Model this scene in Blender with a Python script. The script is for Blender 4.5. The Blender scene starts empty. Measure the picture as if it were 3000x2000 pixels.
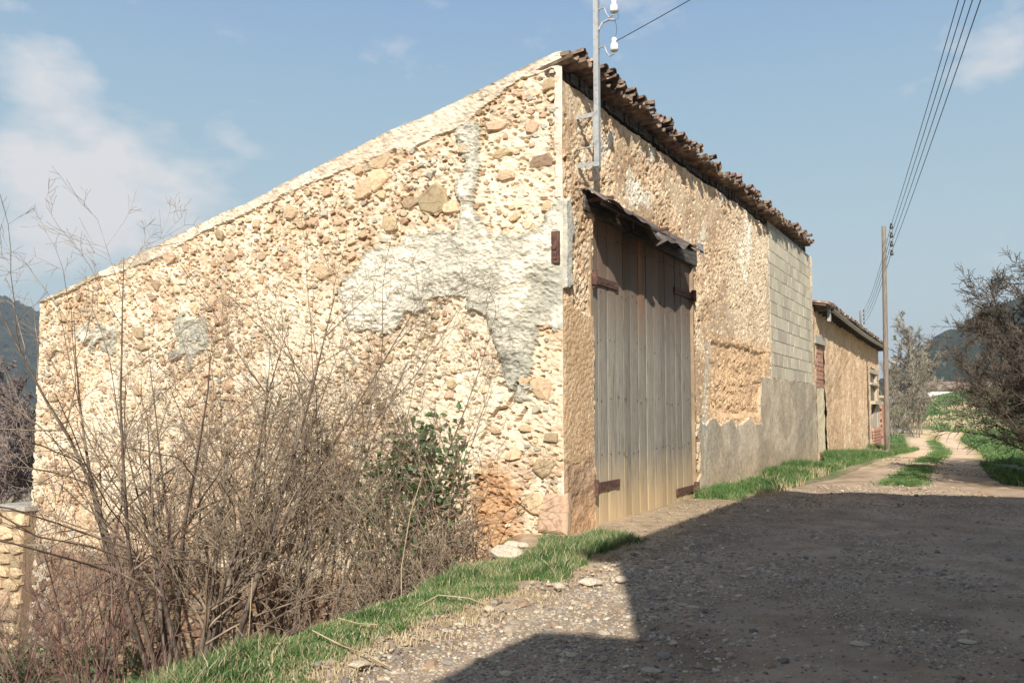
import bpy, math, random
import numpy as np
from mathutils import Vector, Matrix
R = math.radians
random.seed(7)
scene = bpy.context.scene
COL = scene.collection

# ------------------------------------------------------------------ camera, sky, sun, exposure
PITCH = math.atan(200/2500)
cd = bpy.data.cameras.new('camera'); cam = bpy.data.objects.new('camera', cd); COL.objects.link(cam)
cd.sensor_width = 36; cd.lens = 30; cd.clip_start = .05; cd.clip_end = 6000
cam.location = (0, 0, 1.6); cam.rotation_euler = (R(90)+PITCH, 0, 0)
scene.camera = cam
SUN_EL = R(34); SUN_AZ = (.082, .997)            # horizontal travel direction of the light
sd = bpy.data.lights.new('sun', 'SUN'); sun = bpy.data.objects.new('sun', sd); COL.objects.link(sun)
sd.energy = 5.0; sd.angle = R(.5); sd.color = (1, .945, .87)
Lv = Vector((SUN_AZ[0]*math.cos(SUN_EL), SUN_AZ[1]*math.cos(SUN_EL), -math.sin(SUN_EL)))
sun.rotation_euler = Lv.to_track_quat('-Z', 'Y').to_euler()
sun.location = (-3, -30, 30)
scene.view_settings.view_transform = 'Standard'; scene.view_settings.look = 'None'
scene.view_settings.exposure = .57; scene.view_settings.gamma = 1; scene.view_settings.use_curve_mapping = False
scene.render.resolution_x = 1024; scene.render.resolution_y = 682
w = bpy.data.worlds.new('World'); scene.world = w; w.use_nodes = True
nt = w.node_tree; nt.nodes.clear()
def N(nt, t, **k):
    n = nt.nodes.new(t)
    for a, v in k.items(): setattr(n, a, v)
    return n
out = N(nt, 'ShaderNodeOutputWorld'); bg = N(nt, 'ShaderNodeBackground')
sky = N(nt, 'ShaderNodeTexSky', sky_type='NISHITA', sun_disc=False)
sky.sun_elevation = SUN_EL; sky.sun_rotation = R(184.7); sky.air_density = 1.0; sky.dust_density = 2.2; sky.ozone_density = 2.0
tc = N(nt, 'ShaderNodeTexCoord')
mp = N(nt, 'ShaderNodeMapping'); mp.inputs['Scale'].default_value = (1, 1, 2.0); mp.inputs['Location'].default_value = (.42, .1, .33)
nz = N(nt, 'ShaderNodeTexNoise'); nz.inputs['Scale'].default_value = 5.2; nz.inputs['Detail'].default_value = 12; nz.inputs['Roughness'].default_value = .56
L = nt.links.new
L(tc.outputs['Generated'], mp.inputs['Vector']); L(mp.outputs[0], nz.inputs['Vector'])
m0 = N(nt, 'ShaderNodeMath', operation='MULTIPLY_ADD'); m0.inputs[1].default_value = 2.3; m0.inputs[2].default_value = -.68; L(nz.outputs['Fac'], m0.inputs[0]); acc = m0.outputs[0]
def pdir(px, py):
    x = (px-1500)/2500; y = (1000-py)/2500
    return Vector((x, math.cos(PITCH)-y*math.sin(PITCH), math.sin(PITCH)+y*math.cos(PITCH))).normalized()
for (px, py, rad, amt) in ((40, 210, .065, .19), (150, 200, .05, .12), (260, 330, .06, .13), (240, 560, .06, .3), (400, 605, .07, .32), (60, 620, .08, .2), (560, 630, .06, .32), (2450, 600, .05, .08), (2860, 770, .04, .13), (2980, 740, .04, .12)):
    d_ = pdir(px, py); vd = N(nt, 'ShaderNodeVectorMath', operation='DISTANCE'); vd.inputs[1].default_value = d_; L(tc.outputs['Generated'], vd.inputs[0])
    ml = N(nt, 'ShaderNodeMapRange', interpolation_type='SMOOTHSTEP'); ml.inputs[1].default_value = 0; ml.inputs[2].default_value = rad*1.5; ml.inputs[3].default_value = amt*1.25; ml.inputs[4].default_value = 0
    L(vd.outputs['Value'], ml.inputs[0]); ad = N(nt, 'ShaderNodeMath', operation='ADD'); L(acc, ad.inputs[0]); L(ml.outputs[0], ad.inputs[1]); acc = ad.outputs[0]
rp = N(nt, 'ShaderNodeValToRGB'); rp.color_ramp.elements[0].position = .60; rp.color_ramp.elements[1].position = 1.0
rp.color_ramp.elements[0].color = (0, 0, 0, 1); rp.color_ramp.elements[1].color = (.85, .85, .85, 1); L(acc, rp.inputs[0])
sepz = N(nt, 'ShaderNodeSeparateXYZ'); L(tc.outputs['Generated'], sepz.inputs[0])
gr_ = N(nt, 'ShaderNodeValToRGB'); e = gr_.color_ramp.elements
e[0].position = 0; e[0].color = (.38, .425, .43, 1); e[1].position = 1.0; e[1].color = (.07, .12, .25, 1)
for p_, c_ in ((.10, (.34, .41, .42)), (.22, (.285, .38, .415)), (.36, (.22, .33, .42)), (.5, (.155, .25, .43))): q = e.new(p_); q.color = (*c_, 1)
L(sepz.outputs['Z'], gr_.inputs[0])
sc10 = N(nt, 'ShaderNodeVectorMath', operation='SCALE'); sc10.inputs['Scale'].default_value = 13.8; L(gr_.outputs[0], sc10.inputs[0])
lift = N(nt, 'ShaderNodeMix', data_type='RGBA'); lift.inputs[0].default_value = .82; L(sky.outputs[0], lift.inputs[6]); L(sc10.outputs[0], lift.inputs[7])
mix = N(nt, 'ShaderNodeMix', data_type='RGBA'); mix.inputs[7].default_value = (6.9, 6.7, 6.7, 1)
L(lift.outputs[2], mix.inputs[6]); L(rp.outputs[0], mix.inputs[0]); L(mix.outputs[2], bg.inputs[0])
bg.inputs[1].default_value = .082
L(bg.outputs[0], out.inputs[0])

# ------------------------------------------------------------------ helpers
def tag(o, label=None, cat=None, group=None, kind=None):
    if label: o['label'] = label
    if cat: o['category'] = cat
    if group: o['group'] = group
    if kind: o['kind'] = kind
    return o
def empty(name, loc=(0, 0, 0), rz=0, label=None, cat=None, group=None):
    o = bpy.data.objects.new(name, None); COL.objects.link(o); o.location = loc; o.rotation_euler = (0, 0, rz)
    o.empty_display_size = .2
    return tag(o, label, cat, group)
def mesh(name, V, F, m=None, parent=None, col=None, smooth=False):
    """V (n,3), F list of arrays of equal length faces"""
    me = bpy.data.meshes.new(name); V = np.asarray(V, float).reshape(-1, 3)
    if not isinstance(F, (list, tuple)) or (len(F) and not hasattr(F[0], 'ndim')): F = [np.asarray(F)]
    F = [np.asarray(f, int) for f in F if len(f)]
    tot = [np.full(len(f), f.shape[1]) for f in F]
    lt = np.concatenate(tot); ls = np.concatenate([[0], np.cumsum(lt)[:-1]]); li = np.concatenate([f.ravel() for f in F])
    me.vertices.add(len(V)); me.vertices.foreach_set('co', V.ravel())
    me.loops.add(len(li)); me.loops.foreach_set('vertex_index', li)
    me.polygons.add(len(lt)); me.polygons.foreach_set('loop_start', ls); me.polygons.foreach_set('loop_total', lt)
    me.polygons.foreach_set('use_smooth', np.full(len(lt), bool(smooth)))
    me.update(calc_edges=True)
    if col is not None:
        a = me.color_attributes.new('Col', 'FLOAT_COLOR', 'POINT'); c = np.ones((len(V), 4)); c[:, :3] = col
        a.data.foreach_set('color', c.ravel())
    if m: me.materials.append(m)
    o = bpy.data.objects.new(name, me); COL.objects.link(o)
    if parent: o.parent = parent
    return o
class MB:
    def __init__(s): s.V = []; s.Q = []; s.T = []; s.C = []; s.n = 0
    def put(s, V, Q=None, T=None, c=None):
        V = np.asarray(V, float).reshape(-1, 3)
        if Q is not None and len(Q): s.Q.append(np.asarray(Q, int)+s.n)
        if T is not None and len(T): s.T.append(np.asarray(T, int)+s.n)
        s.V.append(V); s.n += len(V)
        if c is not None: s.C.append(np.broadcast_to(np.asarray(c, float), (len(V), 3)))
        return s
    def box(s, a, b, jit=0, c=None, M=None):
        a = np.array(a, float); b = np.array(b, float)
        V = np.array([[a[0] if not i & 1 else b[0], a[1] if not i & 2 else b[1], a[2] if not i & 4 else b[2]] for i in range(8)])
        if jit: V += np.random.RandomState(int(abs(a.sum()*977)) % 9999).uniform(-jit, jit, V.shape)
        if M is not None: V = V @ np.array(M)[:3, :3].T + np.array(M)[:3, 3]
        return s.put(V, [[0, 2, 3, 1], [4, 5, 7, 6], [0, 1, 5, 4], [2, 6, 7, 3], [0, 4, 6, 2], [1, 3, 7, 5]], c=c)
    def tube(s, pts, r, sides=8, c=None):
        V, Q, T = tubes(np.array([pts], float), np.broadcast_to(np.asarray(r, float), (1, len(pts))), sides, True)
        return s.put(V, Q, T, c)
    def build(s, name, m=None, parent=None, smooth=False):
        F = []
        if s.Q: F.append(np.concatenate(s.Q))
        if s.T: F.append(np.concatenate(s.T))
        return mesh(name, np.concatenate(s.V), F, m, parent, np.concatenate(s.C) if s.C else None, smooth)
def tubes(P, Rd, sides=3, cap=False):
    P = np.asarray(P, float); n, k, _ = P.shape
    Tn = np.gradient(P, axis=1); Tn /= np.linalg.norm(Tn, axis=2, keepdims=True)+1e-9
    m = np.where(np.abs((P[:, -1]-P[:, 0])[:, 2:3]) > .8*np.linalg.norm(P[:, -1]-P[:, 0], axis=1, keepdims=True), [[1., 0, 0]], [[0., 0, 1]])[:, None, :]
    A = np.cross(Tn, np.broadcast_to(m, Tn.shape)); A /= np.linalg.norm(A, axis=2, keepdims=True)+1e-9
    B = np.cross(Tn, A); th = np.arange(sides)*2*math.pi/sides
    V = P[:, :, None, :]+Rd[:, :, None, None]*(A[:, :, None, :]*np.cos(th)[None, None, :, None]+B[:, :, None, :]*np.sin(th)[None, None, :, None])
    base = (np.arange(n)*k*sides)[:, None, None]; ring = (np.arange(k-1)*sides)[None, :, None]; i = np.arange(sides)[None, None, :]; j = (i+1) % sides
    Q = np.stack([base+ring+i, base+ring+j, base+ring+sides+j, base+ring+sides+i], -1).reshape(-1, 4)
    V = V.reshape(-1, 3); T = []
    if cap:
        for q in range(n):
            for e, rr in ((0, 0), (k-1, 1)):
                o = q*k*sides+e*sides; f = [[o, o+i2+1, o+i2] if not rr else [o, o+i2, o+i2+1] for i2 in range(1, sides-1)]; T += f
    return V, Q, T
def hsh(ix, iy, s):
    h = (ix.astype(np.int64)*374761393+iy.astype(np.int64)*668265263+s*1442695041) & 0xffffffff
    h = ((h ^ (h >> 13))*1274126177) & 0xffffffff
    return ((h ^ (h >> 16)) & 0xffffff)/float(0xffffff)
def vn(x, y, s=0):
    ix = np.floor(x); iy = np.floor(y); fx = x-ix; fy = y-iy; fx = fx*fx*(3-2*fx); fy = fy*fy*(3-2*fy)
    a = hsh(ix, iy, s); b = hsh(ix+1, iy, s); c = hsh(ix, iy+1, s); d = hsh(ix+1, iy+1, s)
    return (a*(1-fx)+b*fx)*(1-fy)+(c*(1-fx)+d*fx)*fy
def fbm(x, y, o=4, s=0, g=.5):
    x = np.asarray(x, float); y = np.asarray(y, float); t = 0; a = 1; n = 0
    for i in range(o):
        t = t+a*vn(x*2**i+17.3*i, y*2**i-9.1*i, s+i); n += a; a *= g
    return t/n
def worley(x, y, s=0):
    ix = np.floor(x); iy = np.floor(y); d1 = np.full(x.shape, 9.); idv = np.zeros(x.shape)
    for a in (-1, 0, 1):
        for b in (-1, 0, 1):
            cx = ix+a; cy = iy+b; px = cx+hsh(cx, cy, s); py = cy+hsh(cx, cy, s+5); d = np.hypot(x-px, y-py)
            m = d < d1; d1 = np.where(m, d, d1); idv = np.where(m, hsh(cx, cy, s+9), idv)
    return d1, idv
def inpoly(x, y, P):
    r = np.zeros(x.shape, bool); n = len(P)
    for i in range(n):
        x1, y1 = P[i]; x2, y2 = P[(i+1) % n]
        if y1 == y2: continue
        r ^= ((y1 > y) != (y2 > y)) & (x < (x2-x1)*(y-y1)/(y2-y1)+x1)
    return r
def sst(a, b, x): t = np.clip((x-a)/(b-a), 0, 1); return t*t*(3-2*t)
def lerpc(c1, c2, f): f = np.asarray(f)[..., None]; return np.asarray(c1)*(1-f)+np.asarray(c2)*f

# ------------------------------------------------------------------ materials
def mat(name, cols, scale=6, rough=.9, bump=.3, bscale=None, bdist=.01, attr=False, rnd=0, stretch=(1, 1, 1), metal=0, detail=6, pos=None, contrast=(.32, .68), transl=0, spec=.25):
    m = bpy.data.materials.new(name); m.use_nodes = True; t = m.node_tree; b = t.nodes['Principled BSDF']
    b.inputs['Roughness'].default_value = rough; b.inputs['Metallic'].default_value = metal; b.inputs['Specular IOR Level'].default_value = spec
    tc = N(t, 'ShaderNodeTexCoord'); mp = N(t, 'ShaderNodeMapping'); mp.inputs['Scale'].default_value = stretch
    t.links.new(tc.outputs['Object'], mp.inputs[0])
    vec = mp.outputs[0]
    oi = N(t, 'ShaderNodeObjectInfo')
    if rnd:
        va = N(t, 'ShaderNodeVectorMath', operation='ADD'); cm = N(t, 'ShaderNodeCombineXYZ'); mu = N(t, 'ShaderNodeMath', operation='MULTIPLY'); mu.inputs[1].default_value = 37
        t.links.new(oi.outputs['Random'], mu.inputs[0])
        for q in range(3): t.links.new(mu.outputs[0], cm.inputs[q])
        t.links.new(vec, va.inputs[0]); t.links.new(cm.outputs[0], va.inputs[1]); vec = va.outputs[0]
    nz = N(t, 'ShaderNodeTexNoise'); nz.inputs['Scale'].default_value = scale; nz.inputs['Detail'].default_value = detail; nz.inputs['Roughness'].default_value = .6
    t.links.new(vec, nz.inputs['Vector'])
    fac = nz.outputs['Fac']
    rp = N(t, 'ShaderNodeValToRGB'); e = rp.color_ramp.elements
    n = len(cols); lo, hi = contrast
    ps = pos or [lo+(hi-lo)*i/max(1, n-1) for i in range(n)]
    while len(e) < n: e.new(.5)
    for i, c in enumerate(cols): e[i].position = ps[i]; e[i].color = (*c, 1)
    t.links.new(fac, rp.inputs[0]); color = rp.outputs[0]
    if attr:
        at = N(t, 'ShaderNodeAttribute', attribute_name='Col'); mx = N(t, 'ShaderNodeMix', data_type='RGBA', blend_type='MULTIPLY'); mx.inputs[0].default_value = 1
        t.links.new(at.outputs['Color'], mx.inputs[6]); t.links.new(color, mx.inputs[7]); color = mx.outputs[2]
    if rnd:
        hs = N(t, 'ShaderNodeHueSaturation'); mr = N(t, 'ShaderNodeMapRange'); mr.inputs[3].default_value = 1-rnd; mr.inputs[4].default_value = 1+rnd
        t.links.new(oi.outputs['Random'], mr.inputs[0]); t.links.new(mr.outputs[0], hs.inputs['Value'])
        m2 = N(t, 'ShaderNodeMath', operation='MULTIPLY'); m2.inputs[1].default_value = 7.77; m3 = N(t, 'ShaderNodeMath', operation='FRACT'); mr2 = N(t, 'ShaderNodeMapRange')
        mr2.inputs[3].default_value = .5-rnd*.045; mr2.inputs[4].default_value = .5+rnd*.03
        t.links.new(oi.outputs['Random'], m2.inputs[0]); t.links.new(m2.outputs[0], m3.inputs[0]); t.links.new(m3.outputs[0], mr2.inputs[0]); t.links.new(mr2.outputs[0], hs.inputs['Hue'])
        t.links.new(color, hs.inputs['Color']); color = hs.outputs[0]
    t.links.new(color, b.inputs['Base Color'])
    if bump:
        n2 = N(t, 'ShaderNodeTexNoise'); n2.inputs['Scale'].default_value = bscale or scale*3; n2.inputs['Detail'].default_value = 8; n2.inputs['Roughness'].default_value = .65
        t.links.new(vec, n2.inputs['Vector'])
        bp = N(t, 'ShaderNodeBump'); bp.inputs['Strength'].default_value = bump; bp.inputs['Distance'].default_value = bdist
        t.links.new(n2.outputs['Fac'], bp.inputs['Height']); t.links.new(bp.outputs[0], b.inputs['Normal'])
    if transl:
        tr = N(t, 'ShaderNodeBsdfTranslucent'); ms = N(t, 'ShaderNodeMixShader'); ms.inputs[0].default_value = transl
        t.links.new(color, tr.inputs[0]); o = t.nodes['Material Output']
        t.links.new(b.outputs[0], ms.inputs[1]); t.links.new(tr.outputs[0], ms.inputs[2]); t.links.new(ms.outputs[0], o.inputs[0])
    return m
G = lambda v: (v, v, v)
M_gable = mat('lime_mortar', [G(.74), G(1), G(1.12)], 9, .95, .9, 28, .02, attr=True)
M_road = mat('rammed_earth', [G(.7), G(1), G(1.15)], 12, .96, 1, 30, .025, attr=True)
M_stone = mat('field_stone', [(.33, .215, .13), (.48, .345, .205), (.57, .43, .27), (.43, .30, .185)], 3.2, .9, .7, 22, .015, rnd=.36)
M_stonev = mat('small_field_stone', [G(.75), G(1), G(1.1)], 14, .92, .8, 40, .012, attr=True)
M_block = mat('concrete_block', [(.44, .385, .275), (.57, .51, .375), (.50, .445, .325)], 5, .95, .8, 50, .010, rnd=.17)
M_mortar = mat('block_mortar', [(.33, .31, .26), (.44, .41, .34)], 9, .95, .5, 40)
M_core = mat('wall_core', [(.25, .18, .11), (.35, .26, .17)], 4, .95, .3)
M_tile = mat('clay_tile', [(.09, .06, .045), (.165, .11, .078), (.25, .18, .13), (.38, .31, .23)], 7, .92, .6, 30, .008, rnd=.3)
M_roof = mat('roof_board', [(.13, .1, .075), (.22, .17, .12)], 5, .95, .5, 20)
M_wood = mat('weathered_wood', [(.10, .093, .078), (.20, .185, .155), (.28, .26, .215), (.19, .165, .13)], 7, .9, .8, 30, .006, rnd=.14, stretch=(5, 5, .22), detail=9)
M_beam = mat('beam_wood', [(.035, .028, .023), (.08, .068, .056), (.17, .15, .125)], 7, .9, .9, 22, .01, stretch=(.3, 5, 5))
M_rust = mat('rusty_iron', [(.045, .03, .027), (.11, .055, .04), (.17, .095, .065)], 22, .85, .5, 60, .004)
M_sheet = mat('sheet_metal', [(.17, .15, .13), (.34, .31, .27), (.5, .47, .42)], 5, .55, .3, 20, .004, metal=.25)
M_dsheet = mat('rusted_sheet', [(.07, .05, .04), (.14, .11, .09), (.25, .22, .19)], 4, .6, .3, 20, .004, metal=.2)
M_galv = mat('galvanised_steel', [(.26, .27, .26), (.42, .43, .42), (.36, .34, .3)], 9, .5, .2, 40, .002, metal=.35)
M_porc = mat('porcelain', [(.75, .74, .7), (.82, .81, .78)], 9, .25, 0, spec=.5)
M_dark = mat('dark_glass', [(.03, .025, .02), (.06, .05, .04)], 9, .3, 0, spec=.5)
M_wire = mat('wire', [(.05, .05, .055), (.08, .08, .085)], 9, .6, 0)
M_pole = mat('pole_wood', [(.12, .095, .075), (.2, .165, .13), (.26, .22, .175)], 9, .9, .5, 30, .006, stretch=(4, 4, .3), rnd=.05)
M_bark = mat('bark', [(.055, .04, .032), (.13, .10, .075), (.22, .18, .135)], 9, .9, .5, 40, .005, stretch=(1, 1, .4))
M_twig = mat('twig_bark', [(.11, .08, .053), (.21, .16, .11), (.33, .27, .19)], 4, .85, 0)
M_red = mat('red_twig_bark', [(.08, .04, .036), (.15, .08, .065), (.25, .17, .13)], 1.5, .7, 0)
M_dtwig = mat('dark_twig_bark', [(.045, .035, .027), (.085, .067, .05), (.15, .12, .085)], 3, .85, 0)
M_leaf = mat('leaf', [(.04, .075, .025), (.085, .14, .05), (.15, .21, .085)], 6, .5, 0, transl=.25, spec=.4)
M_grass = mat('grass_blade', [(.055, .12, .036), (.10, .19, .055), (.18, .26, .09), (.42, .37, .2)], 3.5, .6, 0, transl=.3, contrast=(.3, .72))
M_dry = mat('dry_grass', [(.33, .25, .14), (.5, .4, .24), (.6, .5, .33)], 5, .8, 0, transl=.15)
M_ground = mat('ground_soil', [G(.62), G(.95), G(1.2)], 4, .97, 1, 40, .02, attr=True, detail=10)
M_gravel = mat('gravel_road', [(.29, .205, .13), (.39, .285, .185), (.48, .365, .25), (.36, .27, .18)], 1.3, .96, 1, 45, .02, detail=10, attr=True)
M_peb = mat('pebble', [G(.8), G(1), G(1.1)], 12, .85, .3, 60, .004, attr=True)
M_hill = mat('forest', [(.010, .017, .010), (.020, .028, .016), (.036, .042, .026)], .12, 1, 0, attr=False, detail=8)
M_brick = mat('hollow_brick', [(.38, .17, .11), (.46, .235, .155), (.44, .29, .21)], 7, .9, .5, 30, .006, rnd=.12)
M_plaster = mat('plaster', [(.4, .33, .24), (.5, .43, .32)], 2, .95, .6, 14, .01)
M_white = mat('white_wall', [(.7, .68, .62), (.78, .76, .7)], .6, .9, 0)

# ------------------------------------------------------------------ frames of reference (metres)
AR = R(60.8); TX, TY = math.cos(AR), math.sin(AR); CX, CY = .66, 11.0
def W(t, s, h=0): return (CX+TX*t-TY*s, CY+TY*t+TX*s, h)
def cc(x, y): return TY*x-TX*y            # distance across the lane (barn front at -4.79)
def tau(x, y): return TX*x+TY*y
BANK = [(-5, -9), (-4, -5), (-2.6, 2), (-1.86, 5.06), (-1.35, 6.45), (-.78, 7.4), (-.2, 8.7), (.1, 10.0), (.12, 11.2)]
BANK += [W(1.5, 1.2)[:2], W(40, 1.2)[:2], W(60, 8)[:2], W(100, 30)[:2], W(400, 200)[:2]]
def bankd(x, y):
    best = np.full(x.shape, 1e9); sg = np.ones(x.shape)
    for (x1, y1), (x2, y2) in zip(BANK[:-1], BANK[1:]):
        dx, dy = x2-x1, y2-y1; t = np.clip(((x-x1)*dx+(y-y1)*dy)/(dx*dx+dy*dy), 0, 1)
        d = np.hypot(x-x1-t*dx, y-y1-t*dy); c = dx*(y-y1)-dy*(x-x1); m = d < best-1e-9
        best = np.where(m, d, best); sg = np.where(m, np.sign(c), sg)
    return best*sg
def ground(x, y, rough=True):
    x = np.asarray(x, float); y = np.asarray(y, float); tt = tau(x, y); c = cc(x, y)
    h = -.55*sst(26, 55, tt)
    d = np.maximum(bankd(x, y), 0)
    h = h-3.05*(1-np.exp(-(d/2.8)**1.3))*(1-sst(60, 110, tt)*.7)
    h = h+5.0*sst(72, 112, tt)*sst(-30, 8, c)
    h = h+.9*sst(1.6, 5, c)*sst(11, 16, tt)+2.0*sst(6, 16, c)*sst(20, 60, tt)
    if rough: h = h+.05*(fbm(x*.9, y*.9, 4, 3)-.5)*2*np.clip(np.where(d > 0, 1+d, .25), 0, 3)
    r = np.hypot(x, y)
    return h+np.where(r > 150, (r-150)*.01, 0)
LE = [(-4, -6), (-2.3, 0), (-1.2, 4.5), (-.95, 5.42), (-.49, 6.32), (.17, 7.32), (.72, 8.34), (1.22, 8.98), (1.9, 10.3), (2.5, 11.9), (3.1, 13.2), (4.0, 15.1), (5.4, 17.2), (7.4, 20), (10.3, 25), (14.0, 31.7), (19.8, 43), (27.3, 59.7), (30.5, 67), (28, 73), (12, 77)]
RE = [(6, -6), (6.3, 0), (6.3, 4.5), (6.3, 5.42), (6.6, 6.5), (7, 8), (7.4, 9.5), (7.8, 11), (8.8, 12.5), (9.8, 14), (10.6, 15.2), (10.9, 17), (10.5, 18.4), (11.4, 20.5), (13.6, 25), (17.4, 31.7), (23.4, 43), (31.2, 59.7), (37, 70), (33, 78), (14, 82)]
def resample(P, n):
    P = np.array(P, float); k = np.linspace(0, len(P)-1, n); i = np.minimum(k.astype(int), len(P)-2); f = (k-i)[:, None]; return P[i]*(1-f)+P[i+1]*f
NL = 600
L1 = resample(LE, NL); L2 = resample(RE, NL)
ROADPOLY = [tuple(p) for p in LE]+[tuple(p) for p in RE[::-1]]

# ------------------------------------------------------------------ ground sheet
k = np.linspace(-1, 1, 310); sp = 1600*np.sinh(k*7.2)/math.sinh(7.2)
gx, gy = np.meshgrid(sp+1, sp+9, indexing='ij')
gz = ground(gx, gy)
inr = inpoly(gx, gy, ROADPOLY); gz = np.where(inr, gz-.06, gz)
bx = tau(gx, gy)-tau(CX, CY); bs = -cc(gx, gy)+cc(CX, CY)
gz = np.where((bx > .3) & (bx < 36) & (bs > .3) & (bs < 10), gz-.5, gz)
soil = np.array([.34, .25, .155]); green = np.array([.085, .14, .045]); dry = np.array([.32, .27, .14]); red = np.array([.36, .2, .11])
d = bankd(gx, gy); n1 = fbm(gx*.5, gy*.5, 5, 11); n2 = fbm(gx*.06, gy*.06, 4, 12); n3 = fbm(gx*2.5, gy*2.5, 3, 14)
c = lerpc(soil, dry, n1*.4)
c = lerpc(c, green, np.where(d < 0, sst(.35, .55, n1), 0)*.75*sst(14, 20, gy))
c = lerpc(c, [.50, .37, .235], sst(16, 12, gy)*(d < 0)*.8)
c = lerpc(c, red*.9, np.where((d > 0) & (d < 6) & (gy < 20), .8, 0))
far = sst(30, 45, gy)
c = lerpc(c, lerpc(green*1.25, dry, sst(.35, .7, n1)*.75), far)
c = lerpc(c, np.array([.5, .36, .24]), far*sst(.58, .64, fbm(gx*.22, gy*.3, 3, 31))*.9)
c = lerpc(c, np.array([.33, .25, .15]), (n3 > .62)*.3)
nn = len(sp); idx = np.arange(nn*nn).reshape(nn, nn)
Q = np.stack([idx[:-1, :-1], idx[1:, :-1], idx[1:, 1:], idx[:-1, 1:]], -1).reshape(-1, 4)
gr = mesh('ground', np.stack([gx, gy, gz], -1).reshape(-1, 3), Q, M_ground, col=c.reshape(-1, 3), smooth=True); tag(gr, kind='structure')
# road sheet
def lane_relief(x, y):
    c = cc(x, y)+.25*np.sin(tau(x, y)*.35); return .02+.035*(fbm(x*1.1, y*1.1, 4, 5)-.5)-.03*np.exp(-((c+3.0)/.28)**2)-.03*np.exp(-((c+1.45)/.28)**2)+.03*(fbm(x*5, y*5, 3, 6)-.5)
nc = 100
f = np.linspace(0, 1, nc)[None, :, None]
P = L1[:, None, :]*(1-f)+L2[:, None, :]*f
wob = (fbm(P[..., 0]*1.3, P[..., 1]*1.3, 3, 77)-.5)*.5*(np.abs(f[..., 0]-.5) > .49)
P = P+wob[..., None]*np.array([1, 0])
rz = ground(P[..., 0], P[..., 1])+lane_relief(P[..., 0], P[..., 1])
edge = (np.abs(f[..., 0]-.5) > .495); rz = np.where(np.broadcast_to(edge, rz.shape), rz-.06, rz)
idx = np.arange(NL*nc).reshape(NL, nc)
Q = np.stack([idx[:-1, :-1], idx[:-1, 1:], idx[1:, 1:], idx[1:, :-1]], -1).reshape(-1, 4)
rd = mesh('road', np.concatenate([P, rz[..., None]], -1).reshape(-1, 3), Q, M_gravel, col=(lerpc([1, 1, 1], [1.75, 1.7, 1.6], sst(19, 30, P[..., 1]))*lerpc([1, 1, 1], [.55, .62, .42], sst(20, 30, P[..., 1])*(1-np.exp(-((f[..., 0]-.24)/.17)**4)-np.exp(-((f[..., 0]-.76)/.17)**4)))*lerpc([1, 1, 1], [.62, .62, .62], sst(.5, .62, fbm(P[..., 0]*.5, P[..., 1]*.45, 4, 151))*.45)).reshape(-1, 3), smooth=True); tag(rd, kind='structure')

# ------------------------------------------------------------------ barn
BARN = empty('stone_barn', (CX, CY, 0), AR, 'long old stone barn with sloping tiled roof and grey cement patches beside the lane', 'barn')
RAKE = [(0, 6.36), (.33, 6.28), (2.02, 5.86), (2.96, 5.68), (4.5, 5.3), (5.82, 4.96), (6.43, 4.84), (8.05, 4.45), (9.86, 4.04), (11.25, 3.70), (11.6, 3.66)]
def rake(s): return np.interp(s, *zip(*RAKE))
def eave(t): return 5.93+.027*np.asarray(t, float)
def gbase(s): return np.interp(s, [0, .5, 1.3, 2.4, 4, 6.6, 9, 11.3], [-.25, -.35, -.7, -1.4, -2.4, -3.1, -3.4, -3.5])
CEM = [(1.54, 5.68), (1.25, 5.57), (1.21, 5.03), (1.28, 4.55), (1.24, 4.12), (0.93, 3.88), (0.53, 4.01), (0.27, 4.19), (-0.05, 4.4), (-0.28, 4.08), (-0.33, 3.51), (-0.1, 3.24), (-0.03, 2.73), (0.34, 2.63), (0.4, 2.23), (0.5, 1.72), (0.66, 1.69), (0.86, 2.07), (1.0, 2.48), (1.21, 2.79), (1.56, 3.05), (1.92, 3.13), (2.3, 2.97), (2.75, 2.68), (3.32, 2.77), (3.74, 3.18), (3.58, 3.63), (3.18, 4.0), (2.38, 4.11), (1.64, 4.1), (1.57, 4.59), (1.57, 5.02), (1.61, 5.4)]
PL = [(-.2, 6.1), (0.13, 6.1), (0.59, 6.06), (1.0, 5.86), (1.43, 5.66), (1.9, 5.5), (2.4, 5.42), (3.45, 5.3), (4.95, 5.0), (6.22, 4.72), (7.93, 4.25), (9.23, 4.05), (11.3, 3.64)]
def cemf(s, h): ws = s+.42*(fbm(s*3.2, h*3.2, 5, 41, .6)-.5); wh = h+.45*(fbm(s*3.2, h*3.2, 5, 42, .6)-.5); w2 = s+1.4*(fbm(s*3, h*3, 4, 45)-.5); w3 = h+1.2*(fbm(s*3, h*3, 4, 46)-.5); return inpoly(ws, wh, CEM) | (np.hypot((w2-7)/.42, (w3-2.75)/.32) < 1) | (np.hypot((w2-9.4)/.45, (w3-2.9)/.25) < 1)
def plaf(s, h): return (h > np.interp(s, *zip(*PL))+.16*(fbm(s*2.5, h*2.5, 4, 43)-.5)) | ((s < .08+.12*(fbm(h*4, s*0, 4, 8)-.5)) & (h > 4.38))
def crackd(s, h):
    P = [(.66, 1.95), (.72, 1.8), (.86, 1.62), (.98, 1.6), (1.1, 1.49), (1.16, 1.3), (1.25, 1.18)]; P2 = [(.55, 1.62), (.62, 1.5), (.7, 1.44)]; b = np.full(s.shape, 9.)
    for Z in (P, P2):
        for (x1, y1), (x2, y2) in zip(Z[:-1], Z[1:]):
            dx, dy = x2-x1, y2-y1; t = np.clip(((s-x1)*dx+(h-y1)*dy)/(dx*dx+dy*dy), 0, 1); b = np.minimum(b, np.hypot(s-x1-t*dx, h-y1-t*dy))
    return b
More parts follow.
